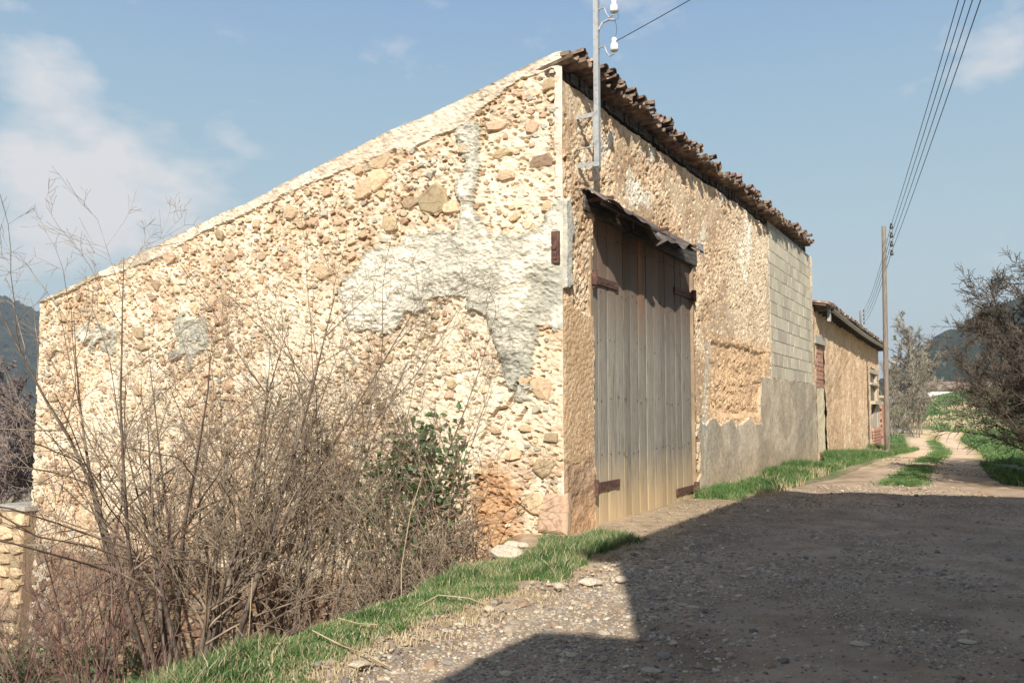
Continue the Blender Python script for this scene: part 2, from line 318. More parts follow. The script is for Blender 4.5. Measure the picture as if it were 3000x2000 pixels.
def corner_e(h): return .035*(fbm(h*2.2, h*0+3, 4, 60)-.5)+.05*sst(1.2, 0, h)*(fbm(h*7, h*0, 2, 61)-.2)
def calm(s, h):
    n = .5*(fbm(s*1.5, h*1.5, 3, 140)-.5)
    return np.maximum.reduce([sst(1.25, .75, np.hypot((s-1.6)/1.5, (h-1.9)/1.15)+n), sst(1.25, .75, np.hypot((s-.75)/.75, (h-4.75)/.6)+n), sst(1.3, .8, np.hypot((s-4.4)/1.2, (h-2.2)/1.3)+n*2)*.9, sst(1.3, .8, np.hypot((s-8.5)/1.2, (h-1.2)/1.3)+n*2)*.8])
# stone layout on the gable
rs = np.random.RandomState(3)
stones = [(2.05, 4.62, .27, .9, .3), (3.0, 5.33, .26, .8, 0), (3.05, 5.02, .22, .75, .2), (2.82, 4.32, .17, .9, .1), (1.75, 4.46, .14, .9, 0), (3.35, 4.9, .2, .8, .2), (.45, 5.4, .12, .9, 0), (.33, 1.9, .2, .9, 0), (.55, 2.0, .12, .8, 0),
          (.1, .3, .26, 1.2, .1), (.42, .42, .2, .8, 0), (.28, .85, .16, .8, 0), (.75, 1.0, .14, .5, .1), (.15, 1.25, .12, .6, 0), (.3, 4.9, .2, .55, .05), (1.5, 5.25, .16, .5, -.1), (1.0, 5.5, .2, .4, 0), (.9, 5.1, .17, .4, .1), (.85, 4.78, .16, .6, .1)]
arr = np.array([(a[0], a[1], a[2]) for a in stones])
def throw(n, rmin, rmax, dens, tries):
    global arr
    k = 0
    for _ in range(tries):
        if k >= n: break
        s = rs.uniform(.06, 11.15); h = rs.uniform(-3.3, 6.2); r = rs.uniform(rmin, rmax)
        if h > rake(s)-r*.7 or h < gbase(s)-.1: continue
        brown = h < -.95 and s > 2.2
        if brown: r = min(.3, r*1.6)
        pn = float(fbm(np.array([s*.8]), np.array([h*.8]), 3, 90)[0])
        if rs.rand() > dens+pn*.9-.3 and not brown: continue
        dd = np.hypot((arr[:, 0]-s), (arr[:, 1]-h)*1.15)
        if (dd < (arr[:, 2]+r)*.88).any(): continue
        A = np.array([s]); H = np.array([h])
        if cemf(A, H)[0] or (plaf(A, H)[0] and rs.rand() > .06) or crackd(A, H)[0] < r: continue
        if s < .12 and h > 1.2: continue
        if float(calm(A, H)[0]) > .5 and rs.rand() < .62: continue
        if .55 < s < 1.5 and -.3 < h < 1.05 and rs.rand() < .85: continue
        stones.append((s, h, r, rs.uniform(.5, .95), rs.normal(0, .22))); arr = np.vstack([arr, [s, h, r]]); k += 1
throw(60, .10, .17, .9, 900); throw(380, .06, .10, .8, 5000); throw(1400, .03, .06, .7, 10000); throw(1300, .018, .03, .7, 6000)
stones.sort(key=lambda a: -a[2])
STO = np.array([(a[0], a[1], a[2], a[3]) for a in stones])
# gable surface
def wallsheet(name, U, nv, base, top, disp, colf, place, keep, m, parent, smooth=True):
    b = base(U); t = top(U); f = np.linspace(0, 1, nv)
    UU = np.repeat(U[:, None], nv, 1); VV = b[:, None]*(1-f)+t[:, None]*f
    D = disp(UU, VV); C = colf(UU, VV); X = place(UU, VV, D); n = len(U)
    idx = np.arange(n*nv).reshape(n, nv)
    Q = np.stack([idx[:-1, :-1], idx[1:, :-1], idx[1:, 1:], idx[:-1, 1:]], -1)
    kk = keep((UU[:-1, :-1]+UU[1:, 1:])/2, (VV[:-1, :-1]+VV[1:, 1:])/2)
    return mesh(name, X.reshape(-1, 3), Q[kk], m, parent, C.reshape(-1, 3), smooth)
def gdisp(s, h):
    cem = cemf(s, h); pl = plaf(s, h)
    d = .05*(fbm(s*1.1, h*1.1, 3, 20)-.5)+.06*(fbm(s*6, h*8, 5, 21, .6)-.5)
    w1, i1 = worley(s*11, h*14, 22); d += .018*(.6-w1)
    w2, i2 = worley(s*4.2, h*5.5, 25); pit = (i2 > .6)*sst(.24, .1, w2)*(fbm(s*9, h*12, 2, 26)); d = d-np.where(cem | pl, .008, .09)*pit
    w3, i3 = worley(s*9, h*13, 27); d = d-np.where(cem | pl, .0, .045)*(i3 > .7)*sst(.3, .12, w3)
    d = d*(1-.45*calm(s, h))
    dc = .05+.11*(fbm(s*2.6-h*1.2, h*4.5+s*.8, 4, 23)-.5)+.06*(fbm(s*9-h*4, h*14+s*4, 4, 24, .6)-.5)
    d = np.where(cem, dc, d); d = np.where(pl, .035+.03*(fbm(s*5, h*5, 4, 28)-.5), d)
    d = np.where(s < .115, np.where(h > 4.38, .03, d*.6), d)
    w4, i4 = worley(s*7-h*2, h*13, 47); d = d-np.where(cem | pl, .010, .06)*(i4 > .66)*sst(.32, .14, w4)
    d = d+np.where(cem, .03, .025)*(fbm(s*19, h*27, 2, 48)-.5)
    d = d-.11*sst(.03, .012, crackd(s, h)+.02*(fbm(s*14, h*14, 2, 29)-.5))
    edge = sst(.0, .06, s)
    return d*edge
def gcol(s, h):
    cem = cemf(s, h); pl = plaf(s, h); n = fbm(s*2.2, h*2.2, 5, 30); n2 = fbm(s*7, h*7, 4, 32); n3 = fbm(s*.6, h*.6, 3, 33)
    c = lerpc([.575, .445, .305], [.74, .625, .46], sst(.3, .6, n)); c = lerpc(c, [.48, .33, .20], sst(.46, .68, n2)*.7)
    c = lerpc(c, [.56, .36, .2], sst(.5, .7, n3)*.3); c = lerpc(c, [.80, .69, .51], calm(s, h)*.6)
    org = sst(0, .25, .5-np.hypot((s-1.03)/1.0, (h-.3)/1.6)+.25*(n-.5)); c = lerpc(c, [.5, .285, .14], org*.9)
    c = lerpc(c, [.46, .28, .15], sst(.55, -.1, h+.5*(n-.5)+s*0)*sst(2.6, .2, s)*.55)
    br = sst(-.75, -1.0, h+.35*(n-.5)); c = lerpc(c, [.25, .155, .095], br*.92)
    c = lerpc(c, [.5, .47, .39], (s > 10.6)*sst(-.2, -.9, h)*.6)
    cc_ = lerpc([.52, .485, .39], [.68, .62, .49], sst(.3, .6, fbm(s*1.6, h*1.6, 4, 34)))
    dark = sst(.46, .62, fbm(s*1.0+3, h*1.5, 4, 35))*sst(3.7, 3.4, h); cc_ = lerpc(cc_, [.34, .33, .265], dark*.75)
    ed = ~cemf(s+.07, h) | ~cemf(s-.07, h) | ~cemf(s, h+.07); cc_ = lerpc(cc_, [.33, .32, .25], ed*.6)
    c = np.where(cem[..., None], cc_, c)
    pc = lerpc([.57, .47, .345], [.68, .585, .45], sst(.3, .6, n)); pc = lerpc(pc, [.36, .31, .22], sst(6.5, 9, s)*sst(.35, .55, n2)*.8); c = np.where(pl[..., None], pc, c)
    c = lerpc(c, [.26, .2, .13], sst(.05, .0, rake(s)-h)*(n2 > .45)*.6)
    return c
def gplace(s, h, d):
    e = corner_e(h)*np.exp(-s/.09); batter = .02*np.maximum(0, -h)
    return np.stack([-d-e-batter, s-e, h], -1)
def groove(S_, H_):
    g = np.zeros(S_.shape); us = S_[:, 0]
    for (s, h, r, asp, rot) in stones[:1500]:
        i0, i1 = np.searchsorted(us, [s-r*1.6, s+r*1.6]); a = S_[i0:i1]-s; b = H_[i0:i1]-h; ca, sa = math.cos(rot), math.sin(rot)
        q = np.hypot((a*-ca+b*sa)/r, (a*sa+b*ca)/(r*asp)); wd = max(.14, .012/r)
        k_ = np.exp(-((q-1.08)/wd)**2)*(.35+.65*(b < 0)); g[i0:i1] = np.maximum(g[i0:i1], k_*min(.075, .03+r*.35)*(.4+.9*vn(a*14+s*7, b*14+h*5, 3)))
    return g
gable = wallsheet('gable_wall', np.linspace(0, 11.28, 580), 470, gbase, lambda s: rake(s)+.03*(fbm(s*3, s*0, 4, 70)-.5), lambda s, h: gdisp(s, h)-groove(s, h)*sst(.0, .08, s)*(1-.6*calm(s, h))*.36, gcol, gplace, lambda u, v: np.ones(u.shape, bool), M_gable, BARN, False)
def stone_verts(seed, n=9, box=.4):
    r = np.random.RandomState(seed); n = 7+seed % 3; th = np.sort((np.arange(n)+r.uniform(-.42, .42, n))*2*math.pi/n)
    rad = r.uniform(.82, 1.08, n)/(np.maximum(np.abs(np.cos(th)), np.abs(np.sin(th)))**(-box))**-1
    rad = np.clip(rad*r.uniform(.78, 1.15, n), .6, 1.3)
    o = np.stack([np.cos(th)*rad, np.sin(th)*rad], -1)
    tilt = r.uniform(-.16, .16, 2); V = []
    for k2, z in ((1.0, -.5), (1.0, .12), (.88, .30), (.45, .34)):
        zz = z+(o*k2)@tilt+r.uniform(-.05, .05, n)*(z > 0); V.append(np.concatenate([o*k2, zz[:, None]], 1))
    V = np.concatenate(V+[[[0, 0, .35]]]); Q = []; T = []
    for k2 in range(3):
        for i in range(n): j = (i+1) % n; Q.append([k2*n+i, k2*n+j, (k2+1)*n+j, (k2+1)*n+i])
    for i in range(n): T.append([3*n+i, 3*n+(i+1) % n, 4*n])
    return V, np.array(Q), np.array(T)
SV = [stone_verts(i) for i in range(16)]
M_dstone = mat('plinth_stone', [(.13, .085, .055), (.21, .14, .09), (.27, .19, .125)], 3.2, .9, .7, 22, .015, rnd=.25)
SM = []; SMD = []
for LS_, mm_ in ((SM, M_stone), (SMD, M_dstone)):
    for i, (V, Q, T) in enumerate(SV):
        o = mesh('stone_shape', V, [Q, T], mm_); me = o.data; bpy.data.objects.remove(o); LS_.append(me)
Bm = Matrix(((0, 0, -1), (-1, 0, 0), (0, 1, 0)))
nobj = 300
for j, (s, h, r, asp, rot) in enumerate(stones[:nobj]):
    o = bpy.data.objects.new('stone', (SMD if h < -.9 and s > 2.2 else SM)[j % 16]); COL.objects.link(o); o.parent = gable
    Mx = Bm @ Matrix.Rotation(rot, 3, 'Z') @ Matrix.Diagonal((r, r*asp, min(.13, r*.7)))
    dd = float(gdisp(np.array([max(s, .1)]), np.array([h]))[0]) if s > .1 else 0
    o.matrix_local = Matrix.Translation((-.02*max(0, -h)-dd*.25+min(.13, r*.7)*.34-.031-.10*r*((j*37) % 11)/11, s, h)) @ Mx.to_4x4()
mb = MB(); Bn = np.array(Bm); cs = np.array([[.52, .37, .22], [.42, .28, .17], [.6, .46, .28], [.5, .33, .21], [.40, .36, .28], [.66, .55, .38]])
sb = stones[nobj:]
dsp = gdisp(np.array([a[0] for a in sb]), np.array([a[1] for a in sb]))
for j, (s, h, r, asp, rot) in enumerate(sb):
    V, Q, T = SV[j % 16]; ca, sa = math.cos(rot), math.sin(rot)
    V = V*np.array([r, r*asp, r*.7]); V = V@np.array([[ca, sa, 0], [-sa, ca, 0], [0, 0, 1]]); V = V@Bn.T+np.array([-.02*max(0, -h)-dsp[j]*.35+r*.22-.021, s, h])
    c = cs[rs.randint(6)]*rs.uniform(.8, 1.15)
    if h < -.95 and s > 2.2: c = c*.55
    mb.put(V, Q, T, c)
o = mb.build('small_stones', M_stonev, gable); tag(o, kind='stuff')

# road side wall
DOOR = (.97, 5.6, -.1, 4.36); BLK = (12.05, 17.75, 2.4)
def rsmooth(t, h):    # cement render at the foot
    n = fbm(t*1.5, h*1.5, 4, 52)
    n2 = fbm(t*5, h*5, 3, 152); a = (t > 5.7+.5*(n2-.5)) & (h < 1.25+.5*(n-.5)+.1*(n2-.5)+.12*(t > 8.5)); b = (t+.3*(n2-.5) > 10.75) & (h < 2.4); return a | b
def rdisp(t, h):
    n = fbm(t*1.3, h*1.3, 3, 50)
    w1, i1 = worley(t*8, h*8, 51); w2, i2 = worley(t*17, h*17, 53)
    d = .10*(n-.5)+.06*(fbm(t*7, h*6, 5, 54, .62)-.5)+.014*(.55-w1)+.02*(.55-w2)+.018*(vn(t*30, h*26, 44)-.5)
    w5, i5 = worley(t*9, h*8, 49); d = d-.06*(i5 > .72)*sst(.3, .12, w5)
    w3, i3 = worley(t*5, h*6, 55); d -= .09*(i3 > .8)*sst(.28, .1, w3)
    d = d*(1-.65*sst(.5, .6, fbm(t*.9, h*.9, 3, 172)))
    er = sst(.1, .25, np.minimum.reduce([t-6.5+.5*(n-.5), 11.4-t+.3*(n-.5), h-1.35+.3*(n-.5), 3.15-h+.2*(n-.5)]))
    d = d-er*(.04+.008*np.sin(h*13+2*n)+.04*sst(1.9, 1.35, h)+.06*(fbm(t*5, h*10, 4, 56)-.4))
    sm = rsmooth(t, h); ds = .035+.035*(fbm(t*1.2, h*1.2, 3, 57)-.5)+.012*(fbm(t*9, h*9, 3, 58)-.5); d = np.where(sm, ds, d)
    jl = (t+.1*(n-.5) < .97) & (h < 3.1+.8*(n-.5)+.3*(fbm(t*6, h*6, 2, 61)-.5)); d = np.where(jl, .01+.02*(fbm(t*4, h*4, 4, 59)-.5)+.015*(.5-w2), d)
    d = np.where((t < 1) & (h < .9), d+.08*(fbm(t*5, h*5, 2, 62)-.5), d)
    d = np.where(cemr(t, h), .045+.03*(fbm(t*9, h*9, 3, 63)-.5), d)
    return d*sst(0, .05, t)*sst(0, .02, np.maximum(np.maximum(DOOR[0]-t, t-DOOR[1]), h-DOOR[3])+.02)
def cemr(t, h): w_ = t+.35*(fbm(h*3, t*3, 4, 64, .6)-.5); return (w_ < .24) & (h > 3.2+.5*(fbm(t*5, h*5, 3, 63)-.5)) & (h < 4.4+.4*(fbm(t*5, h*5, 3, 65)-.5))
def rcol(t, h):
    n = fbm(t*1.7, h*1.7, 5, 65); n2 = fbm(t*6, h*6, 4, 66)
    c = lerpc([.54, .38, .23], [.68, .52, .34], sst(.3, .65, n)); c = lerpc(c, [.46, .29, .165], sst(.48, .68, n2)*.6)
    c = lerpc(c, [.66, .55, .39], sst(6, 10, t)*sst(3.0, 3.4, h)*.5)
    er = (t > 6.4) & (t < 11.5) & (h > 1.3) & (h < 3.12+.2*(n-.5)); c = lerpc(c, [.60, .40, .225], er*.8)
    ren = rsmooth(t, h); rc_ = lerpc([.44, .36, .25], [.60, .50, .36], sst(.3, .65, n)); rc_ = lerpc(rc_, [.36, .31, .23], sst(.5, .62, fbm(t*1.2, h*.8, 4, 160))*.6); rc_ = lerpc(rc_, [.52, .37, .22], sst(.9, .2, h+.8*(n2-.5))*.5); c = np.where(ren[..., None], rc_, c)
    c = lerpc(c, [.60, .40, .22], ((t < .95) & (h < 3.1+.8*(fbm(t*1.3, h*1.3, 3, 50)-.5)))*.85*(.5+.7*n2))
    c = lerpc(c, [.32, .2, .13], ((t < .95) & (h < .95+.4*(n-.5)))*.6)
    c = np.where(cemr(t, h)[..., None], lerpc([.5, .475, .39], [.6, .56, .46], n2), c)
    wp = sst(.62, .7, fbm(t*1.6, h*1.2, 3, 67)+.0)*(h > 4.3); c = lerpc(c, [.82, .74, .58], wp*.8)
    c = lerpc(c, [.6, .35, .17], sst(.6, .1, h+.4*(n-.5))*.5*(~ren))
    st = ((t > 6) & (t < 7) & (np.abs(t-6.1-.25*(h-1)-.2*(n-.5)) < .16) & (h < 3)); c = lerpc(c, [.58, .52, .4], st*.7)
    return c
def rplace(t, h, d):
    e = corner_e(h)*np.exp(-t/.09); return np.stack([t-e, -d-e, h], -1)
def rkeep(t, h):
    dr = (t > DOOR[0]) & (t < DOOR[1]) & (h < DOOR[3]); bl = (t > BLK[0]) & (t < BLK[1]) & (h > BLK[2]); return ~(dr | bl)
U = np.linspace(0, 18.1, 760)
road_wall = wallsheet('lane_wall', U, 300, lambda t: np.full(t.shape, -.5), lambda t: eave(t)+.10*(fbm(t*1.6, t*0, 3, 71)-.5), rdisp, rcol, rplace, rkeep, M_road, BARN, False)
# side of the barn at the far end, back, inner core
mb = MB(); e0, e1 = float(eave(0)), float(eave(18))
mb.put([(.1, .12, -3.6), (18.05, .12, -3.6), (18.05, 11.2, -3.6), (.1, 11.2, -3.6), (.1, .12, e0-.05), (18.05, .12, e1-.05), (18.05, 11.2, 3.5), (.1, 11.2, 3.5)],
       [[1, 2, 6, 5], [2, 3, 7, 6], [3, 0, 4, 7], [0, 3, 2, 1]])
mb.put([(5.75, .12, -.5), (12.0, .12, -.5), (12.0, .12, 6.1), (5.75, .12, 6.0), (.12, .12, -.5), (.9, .12, -.5), (.9, .12, 5.9), (.12, .12, 5.9), (.9, .12, 4.4), (5.75, .12, 4.4), (17.8, .12, -.5), (18.05, .12, -.5), (18.05, .12, 6.3), (17.8, .12, 6.3)], [[0, 1, 2, 3], [4, 5, 6, 7], [8, 9, 3, 6], [10, 11, 12, 13]])
mb.build('inner_wall', M_core, BARN)
# door reveals
mb = MB()
mb.box((DOOR[0]-.07, .0, -.4), (DOOR[0], .3, DOOR[3])); mb.box((DOOR[1], .0, -.4), (DOOR[1]+.08, .3, DOOR[3])); mb.box((DOOR[0], .02, DOOR[3]), (DOOR[1], .3, DOOR[3]+.1))
mb.build('door_reveal', M_core, BARN)
# far block patch
mb = MB(); mb.box((BLK[0]-.03, .0, BLK[2]-.02), (BLK[1]+.03, .1, 6.42)); mb.build('block_mortar', M_mortar, BARN)
nr = 12; bh = (6.33-BLK[2])/nr
protos = []
for i in range(6):
    m_ = MB(); m_.box((0, -.016, 0), (1, .0, 1)); V = m_.V[0]; V += np.random.RandomState(i).uniform(-.006, .006, V.shape); o = m_.build('p', M_block); protos.append(o.data); bpy.data.objects.remove(o)
rb = random.Random(4)
for r_ in range(nr):
    x = BLK[0]-(.28 if r_ % 2 else 0)
    while x < BLK[1]-.05:
        wd = .56+rb.uniform(-.02, .02); x0 = max(x, BLK[0]); x1 = min(x+wd, BLK[1])
        top = min(BLK[2]+(r_+1)*bh, float(eave((x0+x1)/2)))
        if x1-x0 > .08:
            o = bpy.data.objects.new('concrete_block', protos[rb.randrange(6)]); COL.objects.link(o); o.parent = BARN
            o.location = (x0+.012, rb.uniform(-.004, .004), BLK[2]+r_*bh+.009); o.scale = (x1-x0-.024, 1, top-(BLK[2]+r_*bh)-.018)
        x += wd
# roof: deck, clay tiles at the eave
RS = (6.36-3.70)/11.25
mb = MB()
ss = np.linspace(.1, 11.4, 60); V = []
for x in (.07, 17.6):
    for s in ss:
        h = 6.33-RS*max(s, -.3)+.0 if s < 0 else rake(s)
        V.append((x, s, h-.12)); V.append((x, s, h-.04))
n = len(ss)*2; Q = []
for i in range(len(ss)-1):
    a = 2*i; Q += [[a, a+2, a+3, a+1], [n+a, n+a+1, n+a+3, n+a+2], [a+1, a+3, n+a+3, n+a+1], [a, n+a, n+a+2, a+2]]
Q += [[0, 1, n+1, n], [n-2, 2*n-2, 2*n-1, n-1]]
mb.put(V, Q); mb.build('roof', M_roof, BARN)
def tile_mesh(seed, L_=.5, w0=.105, w1=.078, up=1, th=.016, n=6, chip=.03):
    r = np.random.RandomState(seed); V = []; Q = []; rings = 4
    for k2 in range(rings):
        f = k2/(rings-1); wd = w0*(1-f)+w1*f; y = -f*L_+L_
        for side in (0, 1):
            for i in range(n+1):
                a = math.pi*i/n; rr = wd-(th if side else 0)
                yy = y+(r.uniform(-chip, chip*.3) if k2 == rings-1 else 0)
                V.append((math.cos(a)*rr, yy-L_*.5, up*math.sin(a)*rr*.8+r.uniform(-.003, .003)))
    m1 = n+1
    for k2 in range(rings-1):
        for i in range(n):
            a = k2*2*m1+i; b = a+2*m1; Q += [[a, a+1, b+1, b], [a+m1, b+m1, b+m1+1, a+m1+1]]
        for i in (0, n): a = k2*2*m1+i; b = a+2*m1; Q.append([a, b, b+m1, a+m1])
    for k2 in (0, rings-1):
        for i in range(n): a = k2*2*m1+i; Q.append([a, a+m1, a+m1+1, a+1])
    o = mesh('p', V, np.array(Q), M_tile); me = o.data; bpy.data.objects.remove(o); return me
TU = [tile_mesh(i, .55, .085, .1, 1) for i in range(5)]; TD = [tile_mesh(i+9, .6, .09, .115, -1, .018) for i in range(5)]
rt = random.Random(12); slope = math.atan(RS)
def put_tile(me, x, y, z, rx, ry, rz, parent, sc=1):
    o = bpy.data.objects.new('roof_tile', me); COL.objects.link(o); o.parent = parent
    o.location = (x, y, z); o.rotation_euler = (rx, ry, rz); o.scale = (sc, sc, sc); return o
x = .02; i = 0
while x < 17.15:
    wave = .06*math.sin(x*.9)+.05*math.sin(x*2.3+1)
    ez = float(eave(x))+.20+wave*.5
    lift = rt.uniform(0, .03); ov = rt.uniform(-.05, .09)
    put_tile(rt.choice(TD), x, .05+ov, ez+.05+lift, -.10+rt.uniform(-.10, .10), rt.uniform(-.2, .2), rt.uniform(-.16, .16), BARN, rt.uniform(.85, 1.08))
    if rt.random() < .85: put_tile(rt.choice(TU), x+.10, .05+rt.uniform(-.1, .09), ez+.10+lift, -.08+rt.uniform(-.08, .08), rt.uniform(-.15, .15), rt.uniform(-.12, .12), BARN, rt.uniform(.95, 1.1))
    if rt.random() < .3: put_tile(rt.choice(TU), x+.05, .05+rt.uniform(-.1, .09), ez+.19, -.05+rt.uniform(-.1, .1), rt.uniform(-.2, .2), rt.uniform(-.3, .3), BARN, 1)
    x += .215+rt.uniform(-.015, .02)
# bedding of earth and boards under the tiles
mb = MB(); n = 160; X = np.linspace(-.01, 17.35, n)
for i in range(n-1):
    a, b = X[i], X[i+1]; j = rt.uniform(-.03, .03)
    mb.box((a, .03+j, float(eave(a))+.08), (b, .3, float(eave(a))+.20+.03*math.sin(a*.9)+.025*math.sin(a*2.3+1)))
mb.build('eave_board', M_beam, BARN)
# ridge course of clay tiles on the slope behind (low waves)
nx, ny = 360, 26; xx = np.linspace(.1, 17.5, nx); yy = np.linspace(.15, 11.4, ny); XX, YY = np.meshgrid(xx, yy, indexing='ij')
ZZ = rake(YY)-.01+.022*np.sin(XX*2*math.pi/.215); idx = np.arange(nx*ny).reshape(nx, ny)
V = np.stack([XX, YY, ZZ], -1).reshape(-1, 3); Q = np.stack([idx[:-1, :-1], idx[1:, :-1], idx[1:, 1:], idx[:-1, 1:]], -1).reshape(-1, 4)
# tile courses behind the eave kept below the sight line
o = mesh('roof_tiles', V, Q, M_tile, BARN, smooth=True); tag(o, kind='stuff')
mb = MB(); mb.box((.0, -.12, 6.28), (.2, .2, 6.33), .01); mb.build('corner_slab', M_roof, BARN)

# ---- barn door
DR = empty('barn_door', W(0, 0, 0), AR); DR.parent = None
DR.parent = BARN; DR.location = (0, 0, 0); DR.rotation_euler = (0, 0, 0)
rd_ = random.Random(21); x = DOOR[0]+.01; xs = [x]
while x < DOOR[1]-.25: x += rd_.uniform(.26, .37); xs.append(x)
xs[-1] = DOOR[1]-.01
M_plank = bpy.data.materials.new('door_plank'); M_plank.use_nodes = True
t = M_plank.node_tree; b = t.nodes['Principled BSDF']; b.inputs['Roughness'].default_value = .9; b.inputs['Specular IOR Level'].default_value = .2
geo = N(t, 'ShaderNodeTexCoord'); mp = N(t, 'ShaderNodeMapping'); mp.inputs['Scale'].default_value = (9, 9, .35); oi = N(t, 'ShaderNodeObjectInfo')
ad = N(t, 'ShaderNodeVectorMath', operation='ADD'); sc_ = N(t, 'ShaderNodeVectorMath', operation='SCALE'); sc_.inputs['Scale'].default_value = 60
cmb = N(t, 'ShaderNodeCombineXYZ'); t.links.new(oi.outputs['Random'], cmb.inputs[0]); t.links.new(oi.outputs['Random'], cmb.inputs[2]); t.links.new(cmb.outputs[0], sc_.inputs[0])
t.links.new(geo.outputs['Object'], mp.inputs[0]); t.links.new(mp.outputs[0], ad.inputs[0]); t.links.new(sc_.outputs[0], ad.inputs[1])
n1_ = N(t, 'ShaderNodeTexNoise'); n1_.inputs['Scale'].default_value = 6; n1_.inputs['Detail'].default_value = 12; n1_.inputs['Roughness'].default_value = .74; t.links.new(ad.outputs[0], n1_.inputs[0])
r1 = N(t, 'ShaderNodeValToRGB'); e = r1.color_ramp.elements; e[0].position = .3; e[0].color = (.075, .064, .05, 1); e[1].position = .70; e[1].color = (.52, .47, .37, 1)
for p_, c_ in ((.42, (.17, .155, .125)), (.51, (.335, .30, .235)), (.58, (.25, .225, .175))): q = e.new(p_); q.color = (*c_, 1)
t.links.new(n1_.outputs[0], r1.inputs[0])
sx = N(t, 'ShaderNodeSeparateXYZ'); t.links.new(geo.outputs['Object'], sx.inputs[0])
def mth(op, a, b_=None, clamp=False):
    m_ = N(t, 'ShaderNodeMath', operation=op); m_.use_clamp = clamp
    for i_, v in enumerate((a, b_)):
        if v is None: continue
        if hasattr(v, 'is_linked'): t.links.new(v, m_.inputs[i_])
        else: m_.inputs[i_].default_value = v
    return m_.outputs[0]
# mud splashed up the foot of the boards, rust run under the canopy, darker brown towards the top
dirt = mth('ADD', mth('MULTIPLY', sx.outputs['Z'], -1.35), mth('ADD', mth('MULTIPLY', n1_.outputs[0], 3.2), -.3), True)
mD = N(t, 'ShaderNodeMix', data_type='RGBA'); mD.inputs[7].default_value = (.53, .39, .22, 1); t.links.new(dirt, mD.inputs[0]); t.links.new(r1.outputs[0], mD.inputs[6])
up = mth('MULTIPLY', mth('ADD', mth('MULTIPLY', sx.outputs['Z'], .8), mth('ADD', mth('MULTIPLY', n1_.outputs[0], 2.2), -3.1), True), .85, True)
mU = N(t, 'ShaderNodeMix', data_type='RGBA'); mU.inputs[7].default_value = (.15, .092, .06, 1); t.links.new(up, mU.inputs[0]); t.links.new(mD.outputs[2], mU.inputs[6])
rx_ = mth('SUBTRACT', 1.0, mth('MULTIPLY', mth('ABSOLUTE', mth('SUBTRACT', sx.outputs['X'], 2.95)), 9.0), True); rx_ = mth('MULTIPLY', rx_, mth('ADD', mth('MULTIPLY', sx.outputs['Z'], .9), mth('SUBTRACT', mth('MULTIPLY', n1_.outputs[0], 1.6), 3.1), True), True)
mR = N(t, 'ShaderNodeMix', data_type='RGBA'); mR.inputs[7].default_value = (.36, .15, .05, 1); t.links.new(rx_, mR.inputs[0]); t.links.new(mU.outputs[2], mR.inputs[6])
hs = N(t, 'ShaderNodeHueSaturation'); mr = N(t, 'ShaderNodeMapRange'); mr.inputs[3].default_value = .82; mr.inputs[4].default_value = 1.2; t.links.new(oi.outputs['Random'], mr.inputs[0]); t.links.new(mr.outputs[0], hs.inputs['Value'])
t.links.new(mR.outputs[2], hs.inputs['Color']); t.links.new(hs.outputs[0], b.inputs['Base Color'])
bp = N(t, 'ShaderNodeBump'); bp.inputs['Strength'].default_value = .8; bp.inputs['Distance'].default_value = .006; t.links.new(n1_.outputs[0], bp.inputs['Height']); t.links.new(bp.outputs[0], b.inputs['Normal'])
def plank(x0, x1, z0, z1, y0, parent, name='plank'):
    n = 5; V = []; r = np.random.RandomState(int(x0*1000)); zb = z0+r.uniform(-.03, .03, n); X = np.linspace(x0, x1, n)
    for k2, (zz, dy) in enumerate(((None, 0), (1.4, .003), (2.8, -.003), (z1, 0))):
        for side in (0, 1):
            for i in range(n): V.append((X[i], y0+dy+(.03 if side else (.005 if i in (0, n-1) else 0)), zb[i] if zz is None else zz))
    Q = []
    for k2 in range(3):
        for i in range(n-1): a = k2*2*n+i; b2 = a+2*n; Q += [[a, a+1, b2+1, b2], [a+n, b2+n, b2+n+1, a+n+1]]
        for i in (0, n-1): a = k2*2*n+i; b2 = a+2*n; Q.append([a, b2, b2+n, a+n])
    for k2 in (0, 3):
        for i in range(n-1): a = k2*2*n+i; Q.append([a, a+1, a+n+1, a+n])
    return mesh(name, V, np.array(Q), M_plank, parent)
for i, (a, b2) in enumerate(zip(xs[:-1], xs[1:])):
    zb = -.06+.03*math.sin(i*1.7)-(0 if a > 1.7 else .1)
    plank(a+.007, b2-.007, zb, 4.36, .05+rd_.uniform(-.006, .006), DR)
mb = MB(); rn_ = random.Random(2)
for z_ in (.95, 1.75, 2.6, 3.35, 4.1):
    for a, b2 in zip(xs[:-1], xs[1:]):
        for q in (.22, .78):
            if rn_.random() < .35: continue
            xx_ = a+(b2-a)*q+rn_.uniform(-.02, .02); zz_ = z_+rn_.uniform(-.06, .06); mb.box((xx_-.007, .036, zz_-.007), (xx_+.007, .052, zz_+.007))
o = mb.build('nails', M_rust, DR); tag(o, kind='stuff')
def hinge(x0, x1, z, sgn):
    mb = MB(); mb.box((x0, .018, z-.055), (x1, .046, z+.055)); o = mb.build('hinge_strap', M_rust, DR)
    xp = x0 if sgn < 0 else x1
    mb = MB(); mb.tube([(xp+sgn*.03, -.02, z-.10), (xp+sgn*.03, -.02, z+.11)], .05, 10); mb.box((xp-.05, -.02, z-.04), (xp+.06, .04, z+.04)); mb.tube([(xp+sgn*.03, -.02, z-.14), (xp+sgn*.10, .12, z-.14)], .022, 6); mb.build('hinge_pin', M_rust, o)
    mb = MB()
    for q in np.linspace(x0+.15, x1-.1, 5): mb.box((q-.012, .008, z-.012), (q+.012, .018, z+.012))
    mb.build('nails', M_rust, o)
